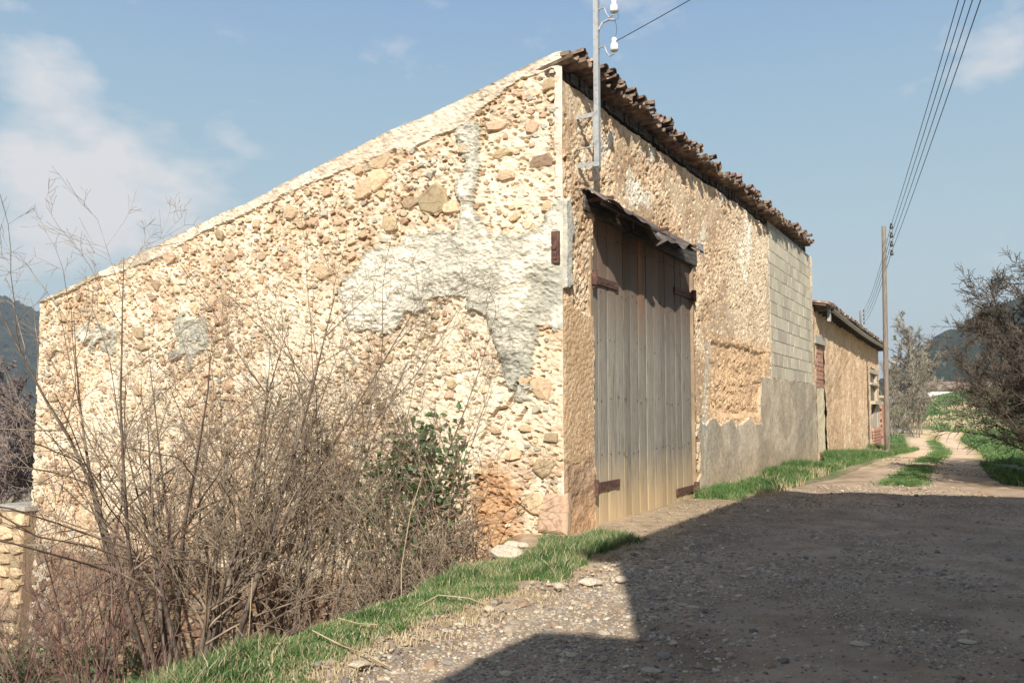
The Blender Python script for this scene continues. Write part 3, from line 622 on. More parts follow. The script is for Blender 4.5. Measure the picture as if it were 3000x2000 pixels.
hinge(1.0, 1.97, 3.44, -1); hinge(4.62, 5.57, 3.72, 1); hinge(1.0, 1.95, .53, -1); hinge(4.6, 5.57, .17, 1)
mb = MB(); mb.box((2.3, -.05, 4.31), (5.78, .06, 4.62), .015); mb.build('lintel_beam', M_beam, BARN)  # old lintel wood, toned near black to carry the canopy's shade too
mb = MB(); mb.box((.62, -.045, 4.33), (2.29, .06, 4.62), .01); mb.build('lintel_beam', M_beam, BARN)  # lintel run on left: dark box painting canopy shade over the pale wall
# buckled sheet canopy
na, nb = 46, 8; V = []
for i in range(na):
    f = i/(na-1); t_ = .52+f*4.2
    for j in range(nb):
        g = j/(nb-1); dd = .04+.45*g*(1-.25*sst(.0, .08, np.array(.08-f)) )
        gap = .0
        wave = .05*math.sin(f*9)+.035*math.sin(f*23+1)+.03*math.sin(f*41)
        h = 4.66-.34*g+wave*g-.06*math.sin(f*3.1)*g
        if abs(f-.5) < .02: h -= .10*g; dd *= .72
        if f > .93: h += (f-.93)*.8*g
        if f < .2: h += .05*(1-f/.2)*g
        V.append((t_, -dd, h))
V = np.array(V); V2 = V+np.array([0, 0, .006]); n = len(V); Q = []
for i in range(na-1):
    for j in range(nb-1): a = i*nb+j; Q += [[a, a+nb, a+nb+1, a+1], [n+a, n+a+1, n+a+nb+1, n+a+nb]]
for i in range(na-1):
    for j in (0, nb-1): a = i*nb+j; Q.append([a, a+nb, a+nb+n, a+n])
for j in range(nb-1):
    for i in (0, na-1): a = i*nb+j; Q.append([a, a+1, a+1+n, a+n])
CAN = mesh('door_canopy', np.concatenate([V, V2]), np.array(Q), M_dsheet, BARN, smooth=True)
mb = MB(); mb.put([(4.40, -.42, 4.50), (4.76, -.46, 4.52), (4.70, -.50, 4.22), (4.41, -.415, 4.506), (4.77, -.455, 4.526), (4.71, -.495, 4.226)], [[0, 1, 4, 3], [1, 2, 5, 4], [2, 0, 3, 5]], [[0, 2, 1], [3, 4, 5]]); mb.build('torn_flap', M_sheet, CAN)
mb = MB()
for q in (1.5, 3.1): mb.tube([(q, -.40, 4.45), (q+.01, -.40, 4.2)], .008, 4)
mb.build('hanging_wire', M_rust, CAN)
mb = MB(); mb.box((.6, -.33, 4.38), (4.6, -.28, 4.42), .01); mb.build('canopy_batten', M_beam, CAN)
for q in (.7, 3.0, 4.6):
    mb = MB(); mb.box((q, -.42, 4.46), (q+.05, .05, 4.50)); mb.build('canopy_bracket', M_rust, CAN)
# iron tie plate on the corner
mb = MB(); mb.box((-.075, .02, 3.50), (-.035, .13, 3.92)); mb.tube([(-.10, .075, 3.7), (-.03, .075, 3.7)], .03, 8); mb.box((-.09, .05, 3.55), (-.07, .09, 3.66)); mb.build('tie_plate', M_rust, BARN)
mb = MB(); mb.tube([(-.09, 6.0, 2.62), (-.0, 6.0, 2.66)], .05, 8); mb.build('clay_spout', M_brick, gable)

# ---- buttress and low walls left of the barn
def rubble(name, x0, x1, y0, y1, z0, z1, seed, label, cat, nstone=40, col=None, rz=AR, loc=None, top=None):
    root = empty(name, loc or (CX, CY, 0), rz, label, cat); r = random.Random(seed)
    mb = MB(); mb.box((x0+.05, y0+.05, z0), (x1-.05, y1-.05, z1-.05), .03); mb.build('wall_core', M_core, root)
    z = z0; row = 0
    while z < z1-.08:
        hh = r.uniform(.2, .34); hh = min(hh, z1-z); y = y0
        while y < y1-.06:
            wd = r.uniform(.28, .6); wd = min(wd, y1-y)
            o = bpy.data.objects.new('stone', SM[r.randrange(16)]); COL.objects.link(o); o.parent = root
            o.matrix_local = Matrix.Translation((x0+.02, y+wd/2, z+hh/2)) @ (Bm @ Matrix.Diagonal((wd*.5, hh*.5, .16))).to_4x4(); y += wd
        z += hh
    mb = MB(); mb.box((x0-.02, y0-.02, z1-.07), (x1+.02, y1+.02, z1), .025); mb.build('coping', M_mortar, root)
    return root
rubble('stone_buttress', -.28, .4, 11.05, 11.95, -3.5, -.22, 5, 'pale stone buttress against the lower left corner of the barn', 'buttress')
rubble('garden_wall', .1, .5, 12.05, 17.5, -3.6, -2.0, 6, 'low crumbling garden wall at the left edge, running on from the buttress', 'wall')

# ---- service pole on the barn
def insulator(name, parent, x, y, z, arm, s=1, mat_=None, hook=True):
    o = None
    prof = [(.0, .0), (.052, .0), (.055, .03), (.052, .09), (.040, .105), (.030, .115), (.036, .125), (.038, .155), (.028, .18), (.0, .185)]
    V = []; n = 12
    for r_, z_ in prof:
        for i in range(n): a = 2*math.pi*i/n; V.append((x+math.cos(a)*r_*s, y+math.sin(a)*r_*s, z+z_*s))
    Q = [[k2*n+i, k2*n+(i+1) % n, (k2+1)*n+(i+1) % n, (k2+1)*n+i] for k2 in range(len(prof)-1) for i in range(n)]
    o = mesh(name, V, np.array(Q), mat_ or M_porc, parent, smooth=True)
    mb = MB(); mb.tube(arm, .011*s, 6); mb.build('hook', M_galv, o); return o
SPL = empty('service_pole', (CX, CY, 0), AR, 'square steel service pole bracketed to the lane side of the barn, carrying white insulators', 'service pole')
px_, py_ = .47, -.30
mb = MB(); mb.box((px_-.035, py_-.035, 4.86), (px_+.035, py_-.027, 8.4)); mb.box((px_-.035, py_-.027, 4.86), (px_-.027, py_+.035, 8.4)); mb.box((px_+.027, py_-.027, 4.9), (px_+.035, py_+.03, 8.4)); mb.build('pole', M_galv, SPL)
for z in (4.92, 5.60):
    mb = MB(); mb.box((px_-.03, py_+.036, z), (px_+.03, .06, z+.008)); mb.box((px_-.03, py_+.036, z-.05), (px_-.022, .06, z-.0005)); mb.build('bracket', M_galv, SPL)
mb = MB(); mb.tube([(px_-.02, py_+.045, 5.55), (px_-.02, py_+.05, 5.2), (px_-.04, py_+.09, 5.13), (px_-.04, .05, 5.12)], .012, 6); mb.build('cable_pipe', M_galv, SPL)
mb = MB(); mb.tube([(px_, py_-.03, 6.75), (px_+.02, py_-.08, 6.85), (px_+.03, py_-.17, 6.88), (px_+.03, py_-.26, 6.85)], .017, 8); mb.build('conduit', M_galv, SPL)
for z in (6.48, 7.02):
    insulator('insulator', SPL, px_+.02, py_-.25, z-.06, [(px_, py_-.03, z+.02), (px_+.01, py_-.11, z+.03), (px_+.015, py_-.14, z-.06), (px_+.018, py_-.18, z-.12), (px_+.02, py_-.24, z-.10), (px_+.02, py_-.25, z-.02)])
def wire(name, a, b_, sag, r, label, parent=None, n=40, group=None):
    P = [tuple(a[q]*(1-f)+b_[q]*f-(sag*4*f*(1-f) if q == 2 else 0) for q in range(3)) for f in np.linspace(0, 1, n)]
    mb = MB(); mb.tube(P, r, 5); o = mb.build(name, M_wire, parent)
    if label: tag(o, label, 'wire', group)
    return o
iw = W(px_+.02, py_-.25, 6.54)
wire('service_wire', iw, (4.75, 5.95, 6.72), .06, .006, 'thin black service wire rising from the white insulator on the barn pole')
mb = MB()
mb.tube([(px_+.02, py_-.25, 6.56), (px_+.045, py_-.27, 6.66), (px_+.045, py_-.28, 6.75), (px_+.03, py_-.26, 6.85), (px_+.07, py_-.29, 6.88), (px_+.08, py_-.29, 7.0), (px_+.03, py_-.25, 7.12)], .0035, 4)
mb.build('lead_wire', M_wire, SPL)

# ------------------------------------------------------------------ shed behind the barn
SH = empty('lean_to_shed', W(18.15, 0, 0), AR, 'lower earth walled shed beyond the barn with gutter and bricked up doorway', 'shed')
def sbase(t): return np.interp(t, [0, 20], [-.5, -1.2])
def seave(t): return np.interp(t, [0, 18.5], [4.86, 4.62])
def sdisp(t, h):
    w1, i1 = worley(t*5, h*3, 81); return (.09*(fbm(t*2.4, h*1.6, 4, 82)-.5)+.04*(.5-w1)+.05*(fbm(t*8, h*6, 4, 83, .65)-.5))*sst(0, .1, t)
def scol(t, h):
    n = fbm(t*1.5, h*.8, 4, 84); c = lerpc([.54, .37, .22], [.66, .49, .31], sst(.3, .7, n)); return lerpc(c, [.46, .28, .16], sst(.5, .7, fbm(t*5, h*4, 3, 85))*.5)
def skeep(t, h): return ~((t > .35) & (t < 1.95) & (h < 3.72)) & ~((t > 14.2) & (t < 17.3) & (h > .75) & (h < 3.55))
wallsheet('wall', np.linspace(0, 17.9, 300), 110, sbase, seave, sdisp, scol, lambda t, h, d: np.stack([t, -d, h], -1), skeep, M_road, SH, False)
mb = MB(); mb.box((.0, .14, -3), (17.85, 8, 4.2)); mb.box((-.01, .0, -.6), (.36, .2, 4.7), .01); mb.build('inner_wall', M_core, SH)
mb = MB(); mb.box((.1, -.06, 3.72), (2.1, .12, 3.98), .02); mb.build('lintel', M_mortar, SH)
# bricked up doorway: hollow bricks
pm = MB(); pm.box((0, 0, 0), (1, .1, 1)); po = pm.build('p', M_brick); pbm = po.data; bpy.data.objects.remove(po)
for rr in range(10):
    for q in range(4):
        x0 = .37+q*.39+(0 if rr % 2 else -.0); o = bpy.data.objects.new('brick', pbm); COL.objects.link(o); o.parent = SH
        o.location = (x0, .03+rt.uniform(-.012, .012), 2.32+rr*.14); o.scale = (.375, 1, .112)
mb = MB(); mb.box((.36, .045, 2.3), (1.96, .14, 3.72)); mb.build('brick_mortar', M_mortar, SH)
def scf(t, h): return lerpc([.68, .55, .34], [.8, .7, .48], fbm(t*3, h*3, 3, 88))
wallsheet('door_infill', np.linspace(.34, 1.98, 30), 50, lambda t: np.full(t.shape, .2), lambda t: np.full(t.shape, 2.31), lambda t, h: .05*(fbm(t*4, h*4, 3, 87)-.5)-.02, scf, lambda t, h, d: np.stack([t, -d+.02, h], -1), lambda u, v: np.ones(u.shape, bool), M_gable, SH)
for rr in range(7):
    for q in range(4):
        o = bpy.data.objects.new('brick', pbm); COL.objects.link(o); o.parent = SH
        o.location = (.37+q*.39, -.0+rt.uniform(-.015, .015), -.6+rr*.125); o.scale = (.375, 1, .10)
# gutter, downpipe, eave tiles, beam
GP = [(t_, -.42, float(seave(t_))+.02-.10*math.sin(math.pi*(t_-1)/17)) for t_ in np.linspace(1.0, 17.9, 30)]
V = []; Q = []; n = 7
for i, (x, y, z) in enumerate(GP):
    for rr in (.085, .075):
        for j in range(n+1): a = math.pi+math.pi*j/n; V.append((x, y+math.cos(a)*rr, z+math.sin(a)*rr))
m1 = n+1
for i in range(len(GP)-1):
    for j in range(n): a = i*2*m1+j; b2 = a+2*m1; Q += [[a, a+1, b2+1, b2], [a+m1, b2+m1, b2+m1+1, a+m1+1]]
    for j in (0, n): a = i*2*m1+j; b2 = a+2*m1; Q.append([a, b2, b2+m1, a+m1])
mesh('gutter', V, np.array(Q), M_galv, SH)
mb = MB(); z0 = GP[-1][2]; mb.tube([(17.9, -.42, z0-.05), (17.95, -.42, z0-.45), (18.0, -.5, z0-.65), (18.3, -.75, z0-.72)], .06, 8); mb.build('downpipe', M_sheet, SH)
mb = MB(); mb.tube([(.9, -.5, 5.0), (.9, .3, 4.9)], .13, 10); mb.box((.85, -.4, 4.45), (1.0, -.3, 4.9)); mb.build('gutter_head', M_galv, SH)
mb = MB(); mb.put([(0, -.40, 4.86), (18, -.40, 4.60), (18, 8, 6.2), (0, 8, 6.5), (0, -.40, 4.93), (18, -.40, 4.67), (18, 8, 6.27), (0, 8, 6.57)], [[0, 3, 2, 1], [4, 5, 6, 7], [0, 1, 5, 4], [1, 2, 6, 5], [2, 3, 7, 6], [3, 0, 4, 7]]); mb.build('roof', M_roof, SH)
mb = MB(); mb.box((-.05, -.38, -.055), (.05, .1, .055)); o = mb.build('p', M_beam); rme = o.data; bpy.data.objects.remove(o)
for t_ in np.linspace(.3, 17.8, 24):
    o = bpy.data.objects.new('rafter', rme); COL.objects.link(o); o.parent = SH; o.location = (t_, 0, float(seave(t_))-.075)
x = .05
while x < 17.9:
    z = float(seave(x))+.10
    put_tile(rt.choice(TU), x, -.22+rt.uniform(-.04, .04), z, .2+rt.uniform(-.05, .05), rt.uniform(-.1, .1), rt.uniform(-.1, .1), SH, 1.1); x += .245
# window bay at the far end
BAY = mesh('p', [(0, 0, 0)]*3, np.array([[0, 1, 2]])); bpy.data.objects.remove(BAY)
mb = MB(); mb.box((14.2, .12, .7), (17.3, .14, 3.6)); bay = mb.build('window', M_dark, SH)  # dark sheet paints the shade inside the open bay
for (a, b2, z0, z1, y) in ((14.1, 17.35, 3.3, 3.5, -.04), (14.2, 17.3, 2.75, 2.86, -.08), (14.1, 17.5, 1.86, 2.0, -.22), (14.1, 14.5, .75, 3.5, .0), (16.9, 17.4, .75, 3.5, -.01)):
    mb = MB(); mb.box((a, y, z0), (b2, .125, z1), .01); mb.build('frame', M_plaster, bay)
mb = MB(); mb.put([(14.5, .02, .75), (16.9, .02, .75), (16.9, .02, 1.86), (14.5, .02, 1.1), (14.5, .11, .75), (16.9, .11, .75), (16.9, .11, 1.86), (14.5, .11, 1.1)], [[0, 1, 2, 3], [7, 6, 5, 4], [0, 3, 7, 4], [3, 2, 6, 7]]); mb.build('sill', M_plaster, bay)
for rr in range(12):
    for q in range(7):
        o = bpy.data.objects.new('brick', pbm); COL.objects.link(o); o.parent = SH
        o.location = (14.3+q*.44, -.10+rt.uniform(-.01, .01), -.9+rr*.135); o.scale = (.42, .8, .11)
PR = empty('brick_pier', W(36.2, -.1, -.9), AR, 'short red brick pier with flat cap at the far end of the shed', 'pier')
for rr in range(21):
    for q in range(4):
        o = bpy.data.objects.new('brick', pbm); COL.objects.link(o); o.parent = PR
        o.location = (q*.42+(.0 if rr % 2 else .02), rt.uniform(-.01, .01), rr*.135); o.scale = (.4, 4, .115)
mb = MB(); mb.box((.02, .03, 0), (1.66, .38, 2.84)); mb.build('mortar', M_mortar, PR)
mb = MB(); mb.box((-.05, .3, 2.84), (.25, .38, 3.1)); mb.box((-.15, -.2, 3.1), (1.9, .6, 3.2), .02); mb.build('cap', M_plaster, PR)

# ------------------------------------------------------------------ telegraph poles and wires
def tpole(base, top, label, s=1):
    b_ = Vector(base); t_ = Vector(top); root = empty('telegraph_pole', base, 0, label, 'utility pole'); d_ = t_-b_
    mb = MB(); mb.tube([tuple(d_*f-Vector((0, 0, .8 if f == 0 else 0))) for f in np.linspace(0, 1, 8)], np.linspace(.115, .085, 8)*s, 12); mb.build('pole', M_pole, root, True)
    A = []
    for i in range(4):
        f = 1-(.14+i*.38)/d_.z*1.0; p = d_*f; e = Vector((TY, -TX, 0)); q = p+e*.30
        o = insulator('insulator', root, q.x, q.y, q.z, [tuple(p), tuple(p+e*.18+Vector((0, 0, .0))), tuple(p+e*.22-Vector((0, 0, .10))), tuple(p+e*.28-Vector((0, 0, .12))), tuple(q)], 1.3, M_dark)
        A.append(b_+q+Vector((0, 0, .16)))
    return A
P1 = tpole((15.72, 36, -.5), (15.9, 36, 9.42), 'tall wooden telegraph pole standing at the end of the shed')
P2 = tpole((32.9, 80, -1), (32.8, 79.9, 10.9), 'distant telegraph pole seen over the shed roof')
P0 = tpole((-2.5, -12.0, -1.2), (-2.4, -11.9, 9.7), 'telegraph pole behind the camera at the lane side')
for i in range(4):
    wire('power_line', P1[i], P0[i], .35, .009, ('highest', 'second highest', 'second lowest', 'lowest')[i]+' wire leaving the near telegraph pole and climbing across the blue sky', group='wires to the near telegraph pole')
    wire('power_line', P2[i], P1[i], .5, .012, ('highest', 'second highest', 'second lowest', 'lowest')[i]+' wire strung from the distant telegraph pole to the near pole', group='wires between the telegraph poles')

# ------------------------------------------------------------------ house across the lane (throws the shade on the lane)
def WH(t_, c_, h): return (TX*t_+TY*c_, TY*t_-TX*c_, h)
HA = empty('neighbour_house', (0, 0, 0), R(60.8)-R(90), 'tall plastered house across the lane behind the camera', 'house')   # local x = across (c), local y = along (tau)
def house(root, c0, c1, t0, t1, H, ov, rise, endov=(.25, .25)):
    mb = MB(); cm_ = (c0+c1)/2; hr = H+rise*(cm_-c0+ov)
    mb.put([(c0, t0, -1), (c1, t0, -1), (c1, t1, -1), (c0, t1, -1), (c0, t0, H), (c1, t0, H), (c1, t1, H), (c0, t1, H), (cm_, t0, hr-.05), (cm_, t1, hr-.05)],
           [[0, 4, 7, 3], [1, 2, 6, 5], [0, 1, 5, 4], [3, 7, 6, 2]], [[4, 5, 8], [7, 9, 6]]); mb.build('wall', M_plaster, root)
    mb = MB(); a0, a1 = t0-endov[0], t1+endov[1]; e = c0-ov; e2 = c1+ov
    mb.put([(e, a0, H), (e, a1, H), (cm_, a1, hr), (cm_, a0, hr), (e, a0, H+.1), (e, a1, H+.1), (cm_, a1, hr+.1), (cm_, a0, hr+.1), (e2, a0, H), (e2, a1, H), (e2, a0, H+.1), (e2, a1, H+.1)],
           [[0, 1, 2, 3], [4, 7, 6, 5], [0, 4, 5, 1], [3, 2, 9, 8], [7, 10, 11, 6], [8, 9, 11, 10], [0, 3, 7, 4], [1, 5, 6, 2], [3, 8, 10, 7], [2, 6, 11, 9]]); rf = mb.build('roof', M_tile, root)
house(HA, .96, 9.5, -1.25, 7.2, 7.2, .40, .15, (.1, .24))
for (t_, z) in ((1.2, 4.6), (4.6, 4.6), (5.0, 1.2)):
    mb = MB(); mb.box((.93, t_-.45, z), (.955, t_+.45, z+1.2)); wd_ = mb.build('window', M_beam, HA)
    mb = MB(); mb.box((.91, t_-.35, z+.1), (.928, t_+.35, z+1.1)); mb.build('pane', M_dark, wd_)
HB = empty('neighbour_annex', (0, 0, 0), R(60.8)-R(90), 'lower plastered annex behind the camera beside the tall house', 'house')
house(HB, .85, 8, -12, -1.9, 5.3, .45, .15, (.1, .2))

# ------------------------------------------------------------------ bare shrubs and trees
def unit(v): return v/(np.linalg.norm(v, axis=-1, keepdims=True)+1e-9)
def grow(r, P, Rr, m, k, lf, ang, up, wob, u0=.2, rf=.55, curve=0, lmin=.15):
    """children paths of k points: m per parent path in P (n,K,3)"""
    n, K, _ = P.shape; u = r.uniform(u0, 1, (n, m)); x = u*(K-1); i = np.minimum(x.astype(int), K-2); f = (x-i)[..., None]
    ii = np.arange(n)[:, None]; a = P[ii, i]; b = P[ii, i+1]; p0 = a*(1-f)+b*f; tg = unit(b-a)
    plen = np.linalg.norm(np.diff(P, axis=1), axis=2).sum(1)[:, None]
    rv = r.normal(size=tg.shape); pr = unit(rv-(rv*tg).sum(-1, keepdims=True)*tg)
    an = r.normal(ang, .22, (n, m))[..., None]; d = unit(tg*np.cos(an)+pr*np.sin(an)+np.array([0, 0, up]))
    ln = np.maximum(plen*lf*(1.15-.75*u)*r.uniform(.5, 1.2, (n, m)), lmin)
    st = r.normal(size=(n, m, k, 3))*wob; st[:, :, 0] = 0; dirs = unit(d[:, :, None, :]+np.cumsum(st, 2)+np.array([0, 0, curve])*np.linspace(0, 1, k)[None, None, :, None])
    seg = dirs*(ln/(k-1))[..., None, None]; seg = np.concatenate([np.zeros_like(seg[:, :, :1]), seg[:, :, 1:]], 2)
    Q = p0[:, :, None, :]+np.cumsum(seg, 2); r0 = (Rr[ii, i]*rf)[..., None]*np.linspace(1, .35, k)
    return Q.reshape(-1, k, 3), r0.reshape(-1, k)
def stems(r, n, H, lean, spread, rad, K=12, wob=.07, base=.2, up=.35):
    a = r.uniform(0, 2*math.pi, n); sp = r.uniform(.15, 1, n)*spread
    d = np.stack([np.cos(a)*sp+lean[0], np.sin(a)*sp*.7+lean[1], np.ones(n)], -1); d = unit(d)
    ln = H*r.uniform(.65, 1.05, n)/np.maximum(d[:, 2], .5)
    st = r.normal(size=(n, K, 3))*wob; dirs = unit(d[:, None]+np.cumsum(st, 1)*.6+np.array([0, 0, up])*np.linspace(0, 1, K)[None, :, None])
    seg = dirs*(ln/(K-1))[:, None, None]; seg[:, 0] = 0
    p0 = np.stack([r.uniform(-base, base, n), r.uniform(-base, base, n), np.full(n, -.25)], -1)
    return p0[:, None]+np.cumsum(seg, 1), (rad*r.uniform(.55, 1.1, n))[:, None]*np.linspace(1, .1, K)[None]
def shrub(name, loc, seed, label, cat, ns=7, H=6, lean=(0, 0), spread=.4, rad=.05, m=(10, 7, 5), lf=(.42, .45, .5), mats=(None, None), minr=.004, up=(.25, .15, .1), ang=(.65, .7, .75), group=None, trunkname='stem', wob=.07, twk=4, sup=.35, base=.25):
    r = np.random.RandomState(seed); root = empty(name, loc, 0, label, cat, group)
    P, Rr = stems(r, ns, H, lean, spread, rad, wob=wob, up=sup, base=base); u0 = .22 if minr != .0024 else .34
    ms, mt = mats[0] or M_bark, mats[1] or M_twig
    for i in range(ns):
        V, Q, T = tubes(P[i:i+1], np.maximum(Rr[i:i+1], minr), 7); mesh(trunkname, V, Q, ms, root, smooth=True)
    B, Br = grow(r, P, Rr, m[0], 7, lf[0], ang[0], up[0], .11, u0, .5)
    C, Cr = grow(r, B, Br, m[1], 5, lf[1], ang[1], up[1], .13, .1, .6)
    D, Dr = grow(r, C, Cr, m[2], twk, lf[2], ang[2], up[2], .15, .1, .7)
    mb = MB()
    for p, q, sd_ in ((B, Br, 4), (C, Cr, 3), (D, Dr, 3)):
        V, Q, T = tubes(p, np.maximum(q, minr), sd_); mb.put(V, Q)
    o = mb.build('twigs', mt, root); tag(o, kind='stuff')
    return root, (P, B, C, D)
def gz1(x, y): return float(ground(np.array([x]), np.array([y]))[0])
# (x, y, stems, height, lean x, lean y, spread, radius)
KW = dict(lf=(.62, .5, .5), mats=(M_bark, M_twig), minr=.0024, up=(.12, .08, .05), ang=(.75, .8, .8), wob=.10)
shrub('bare_shrub', (-6.3, 13.2, gz1(-6.3, 13.2)), 31, 'tall bare shrub nearest the left end of the gable wall', 'shrub', 7, 3.9, (.05, .02), .7, .04, m=(11, 6, 4), **KW)
shrub('bare_shrub', (-4.75, 12.3, gz1(-4.75, 12.3)), 32, 'tallest bare shrub with dark forked stems in front of the middle of the gable', 'shrub', 9, 6.3, (-.08, .0), .75, .048, m=(11, 6, 4), **KW)
shrub('bare_shrub', (-4.0, 11.4, gz1(-4.0, 11.4)), 33, 'bare shrub with a thick pale trunk leaning right over the bank', 'shrub', 6, 5.3, (.22, .0), .5, .055, m=(11, 6, 4), **KW)
shrub('bare_shrub', (-2.75, 11.3, gz1(-2.75, 11.3)), 34, 'slender bare shrub leaning right below the big cement patch', 'shrub', 8, 5.0, (.17, 0), .5, .026, m=(11, 6, 4), **KW)
shrub('bare_shrub', (-3.4, 12.5, gz1(-3.4, 12.5)), 35, 'bare shrub of thin grey stems standing close to the wall behind the others', 'shrub', 7, 4.9, (.05, 0), .5, .028, m=(11, 6, 4), **KW)
shrub('bare_shrub', (-7.6, 13.6, gz1(-7.6, 13.6)), 38, 'bare shrub spreading past the left corner of the barn over the buttress', 'shrub', 5, 1.9, (-.2, 0), .6, .03, m=(11, 6, 4), **KW)
RK = dict(lf=(.55, .4, .4), mats=(M_red, M_red), up=(.35, .3, .2), ang=(.4, .5, .6), minr=.003, wob=.035, sup=.12)
shrub('red_twig_shrub', (-4.55, 9.9, gz1(-4.55, 9.9)), 36, 'open shrub of long dark red shoots at the lower left corner', 'shrub', 11, 3.4, (-.35, .1), .95, .019, m=(6, 4, 2), **RK)
shrub('red_twig_shrub', (-6.5, 11.2, gz1(-6.5, 11.2)), 37, 'thin red shoots arching past the left edge of the picture', 'shrub', 7, 3.6, (-.3, .1), .8, .015, m=(6, 4, 2), **RK)
# bramble thicket on the bank: low arching canes
def bramble(name, label, pts, seed, n, H, mat_, leaves=0, hspread=.9, minr=.0035):
    r = np.random.RandomState(seed); P0 = np.array(pts, float); k = r.randint(0, len(P0), n); x = P0[k, 0]+r.normal(0, .3, n); y = P0[k, 1]+r.normal(0, .3, n); z = ground(x, y)
    K = 10; a = r.uniform(0, 2*math.pi, n); ln = H*r.uniform(.5, 1.5, n); f = np.linspace(0, 1, K)
    d = np.stack([np.cos(a), np.sin(a)], -1)*r.uniform(.2, hspread, n)[:, None]
    hx = d[:, None, :]*(f*1.0)[None, :, None]*ln[:, None, None]; hz = ln[:, None]*(f*1.25-.85*f**2*r.uniform(.5, 1.5, n)[:, None])[:, :]*.8
    P = np.concatenate([np.stack([x, y], -1)[:, None]+hx, (z[:, None]+hz)[..., None]], -1)+np.cumsum(r.normal(0, .02, (n, K, 3)), 1)
    Rr = np.linspace(1, .4, K)[None]*r.uniform(.004, .009, n)[:, None]
    C, Cr = grow(r, P, Rr, 7, 4, .28, .8, .1, .2, .1, .7, lmin=.1); D, Dr = grow(r, C, Cr, 3, 3, .5, .8, .1, .2, .1, .8, lmin=.08)
    root = empty(name, (0, 0, 0), 0, label, 'bramble'); mb = MB()
    for p, q, sd_ in ((P, Rr, 4), (C, Cr, 3), (D, Dr, 3)): V, Q, T = tubes(p, np.maximum(q, minr), sd_); mb.put(V, Q)
    o = mb.build('canes', mat_, root); tag(o, kind='stuff')
    if leaves:
        tips = C.reshape(-1, 3); q = tips[r.randint(0, len(tips), leaves)]; add_leaves(q+r.normal(0, .03, q.shape), r, .045, M_leaf, root)
    return root
def add_leaves(q, r, sz, m, root, name='leaves'):
    n = len(q); a = unit(r.normal(size=(n, 3))+[0, -.3, .6]); b = unit(np.cross(a, r.normal(size=(n, 3)))); c = np.cross(a, b); s = (sz*r.uniform(.5, 1.3, n))[:, None]
    V = np.stack([q-b*s, q+c*s*.62+a*s*.15, q+b*s*1.1, q-c*s*.62+a*s*.15], 1).reshape(-1, 3); i = np.arange(n)[:, None]*4
    T = np.concatenate([i+[[0, 1, 2]], i+[[0, 2, 3]]]); o = mesh(name, V, T, m, root); tag(o, kind='stuff'); return o
bk = [(-3.6, 10.6), (-3.0, 10.2), (-2.4, 10.2), (-1.9, 10.2), (-2.7, 9.4), (-3.3, 9.6), (-2.2, 11.1), (-1.5, 10.8), (-3.9, 9.4), (-3.2, 8.6), (-2.7, 8.0)]
bramble('bramble_thicket', 'dense dark tangle of dead brown bramble on the bank below the gable', bk, 51, 210, .7, M_dtwig)
bramble('bramble_thicket', 'dry leafless bramble canes in the pit under the tall bare shrubs', [(-4.6, 11.2), (-5.4, 11.8), (-4.2, 12.6), (-5.0, 12.8), (-3.6, 12.0), (-6.2, 12.6), (-2.9, 12.4)], 52, 50, .7, M_twig)
lb = [(-1.5, 11.6), (-1.2, 11.3), (-1.9, 11.8), (-1.7, 11.2), (-.95, 11.2)]
bramble('leafy_bramble', 'bramble with green leaves climbing against the gable right of the shrubs', lb, 53, 150, 2.0, M_twig, 0, .4)
r = np.random.RandomState(8); q = []
for cx_, cz_, rx, rz_, n in ((-1.25, 1.2, .42, .3, 130), (-1.8, .75, .5, .35, 170), (-1.15, .4, .45, .6, 190), (-.75, .9, .2, .45, 70), (-2.2, .2, .45, .35, 110), (-1.5, -.2, .8, .4, 150)):
    k = r.normal(size=(n, 3))*[rx*.55, .12, rz_*.55]; q.append(k+[cx_, 11.55-.0*cx_, cz_])
q = np.concatenate(q); q[:, 1] = 11+.488*(-(q[:, 0]-.66)/.873)-.28+r.normal(0, .12, len(q))
lr = empty('green_bramble', (-1.4, 11.6, -.5), 0, 'leafy green bramble clump spilling over the dead canes by the orange patch', 'bramble'); add_leaves(q-np.array(lr.location), r, .055, M_leaf, lr)
P = []; rr_ = np.random.RandomState(4)
for i in range(26):
    x0 = rr_.uniform(-2.1, -.8); y0 = 11+.488*(-(x0-.66)/.873)-.35; z0 = gz1(x0, y0); f = np.linspace(0, 1, 8)[:, None]
    e = np.array([rr_.normal(0, .35), 0, rr_.uniform(1.2, 2.3)]); P.append(np.array([x0, y0, z0])+e*f+np.array([rr_.normal(0, .4), -.1, 0])*f*f-np.array(lr.location)+np.cumsum(rr_.normal(0, .02, (8, 3)), 0))
V, Q, T = tubes(np.array(P), np.full((26, 8), .006), 4); o = mesh('canes', V, Q, M_twig, lr); tag(o, kind='stuff')
# ivy carpet at the foot of the gable
n = 9000; r = np.random.RandomState(14); x = r.uniform(-12, -5.6, n); y = r.uniform(12.3, 17, n); m_ = ((x-.66)*.488+(y-11)*.873 < -.15) & (fbm(x*.8, y*.8, 3, 5) > .36) & ((-x-5.6) > .6*(r.rand(n))); x = x[m_]; y = y[m_]
q = np.stack([x, y, ground(x, y)+r.uniform(.02, .5, len(x))*fbm(x*2, y*2, 2, 6)*1.5], -1)
o = add_leaves(q, r, .06, M_leaf, None, 'ivy_carpet'); tag(o, 'low green ivy covering the ground at the foot of the gable wall', 'ivy')
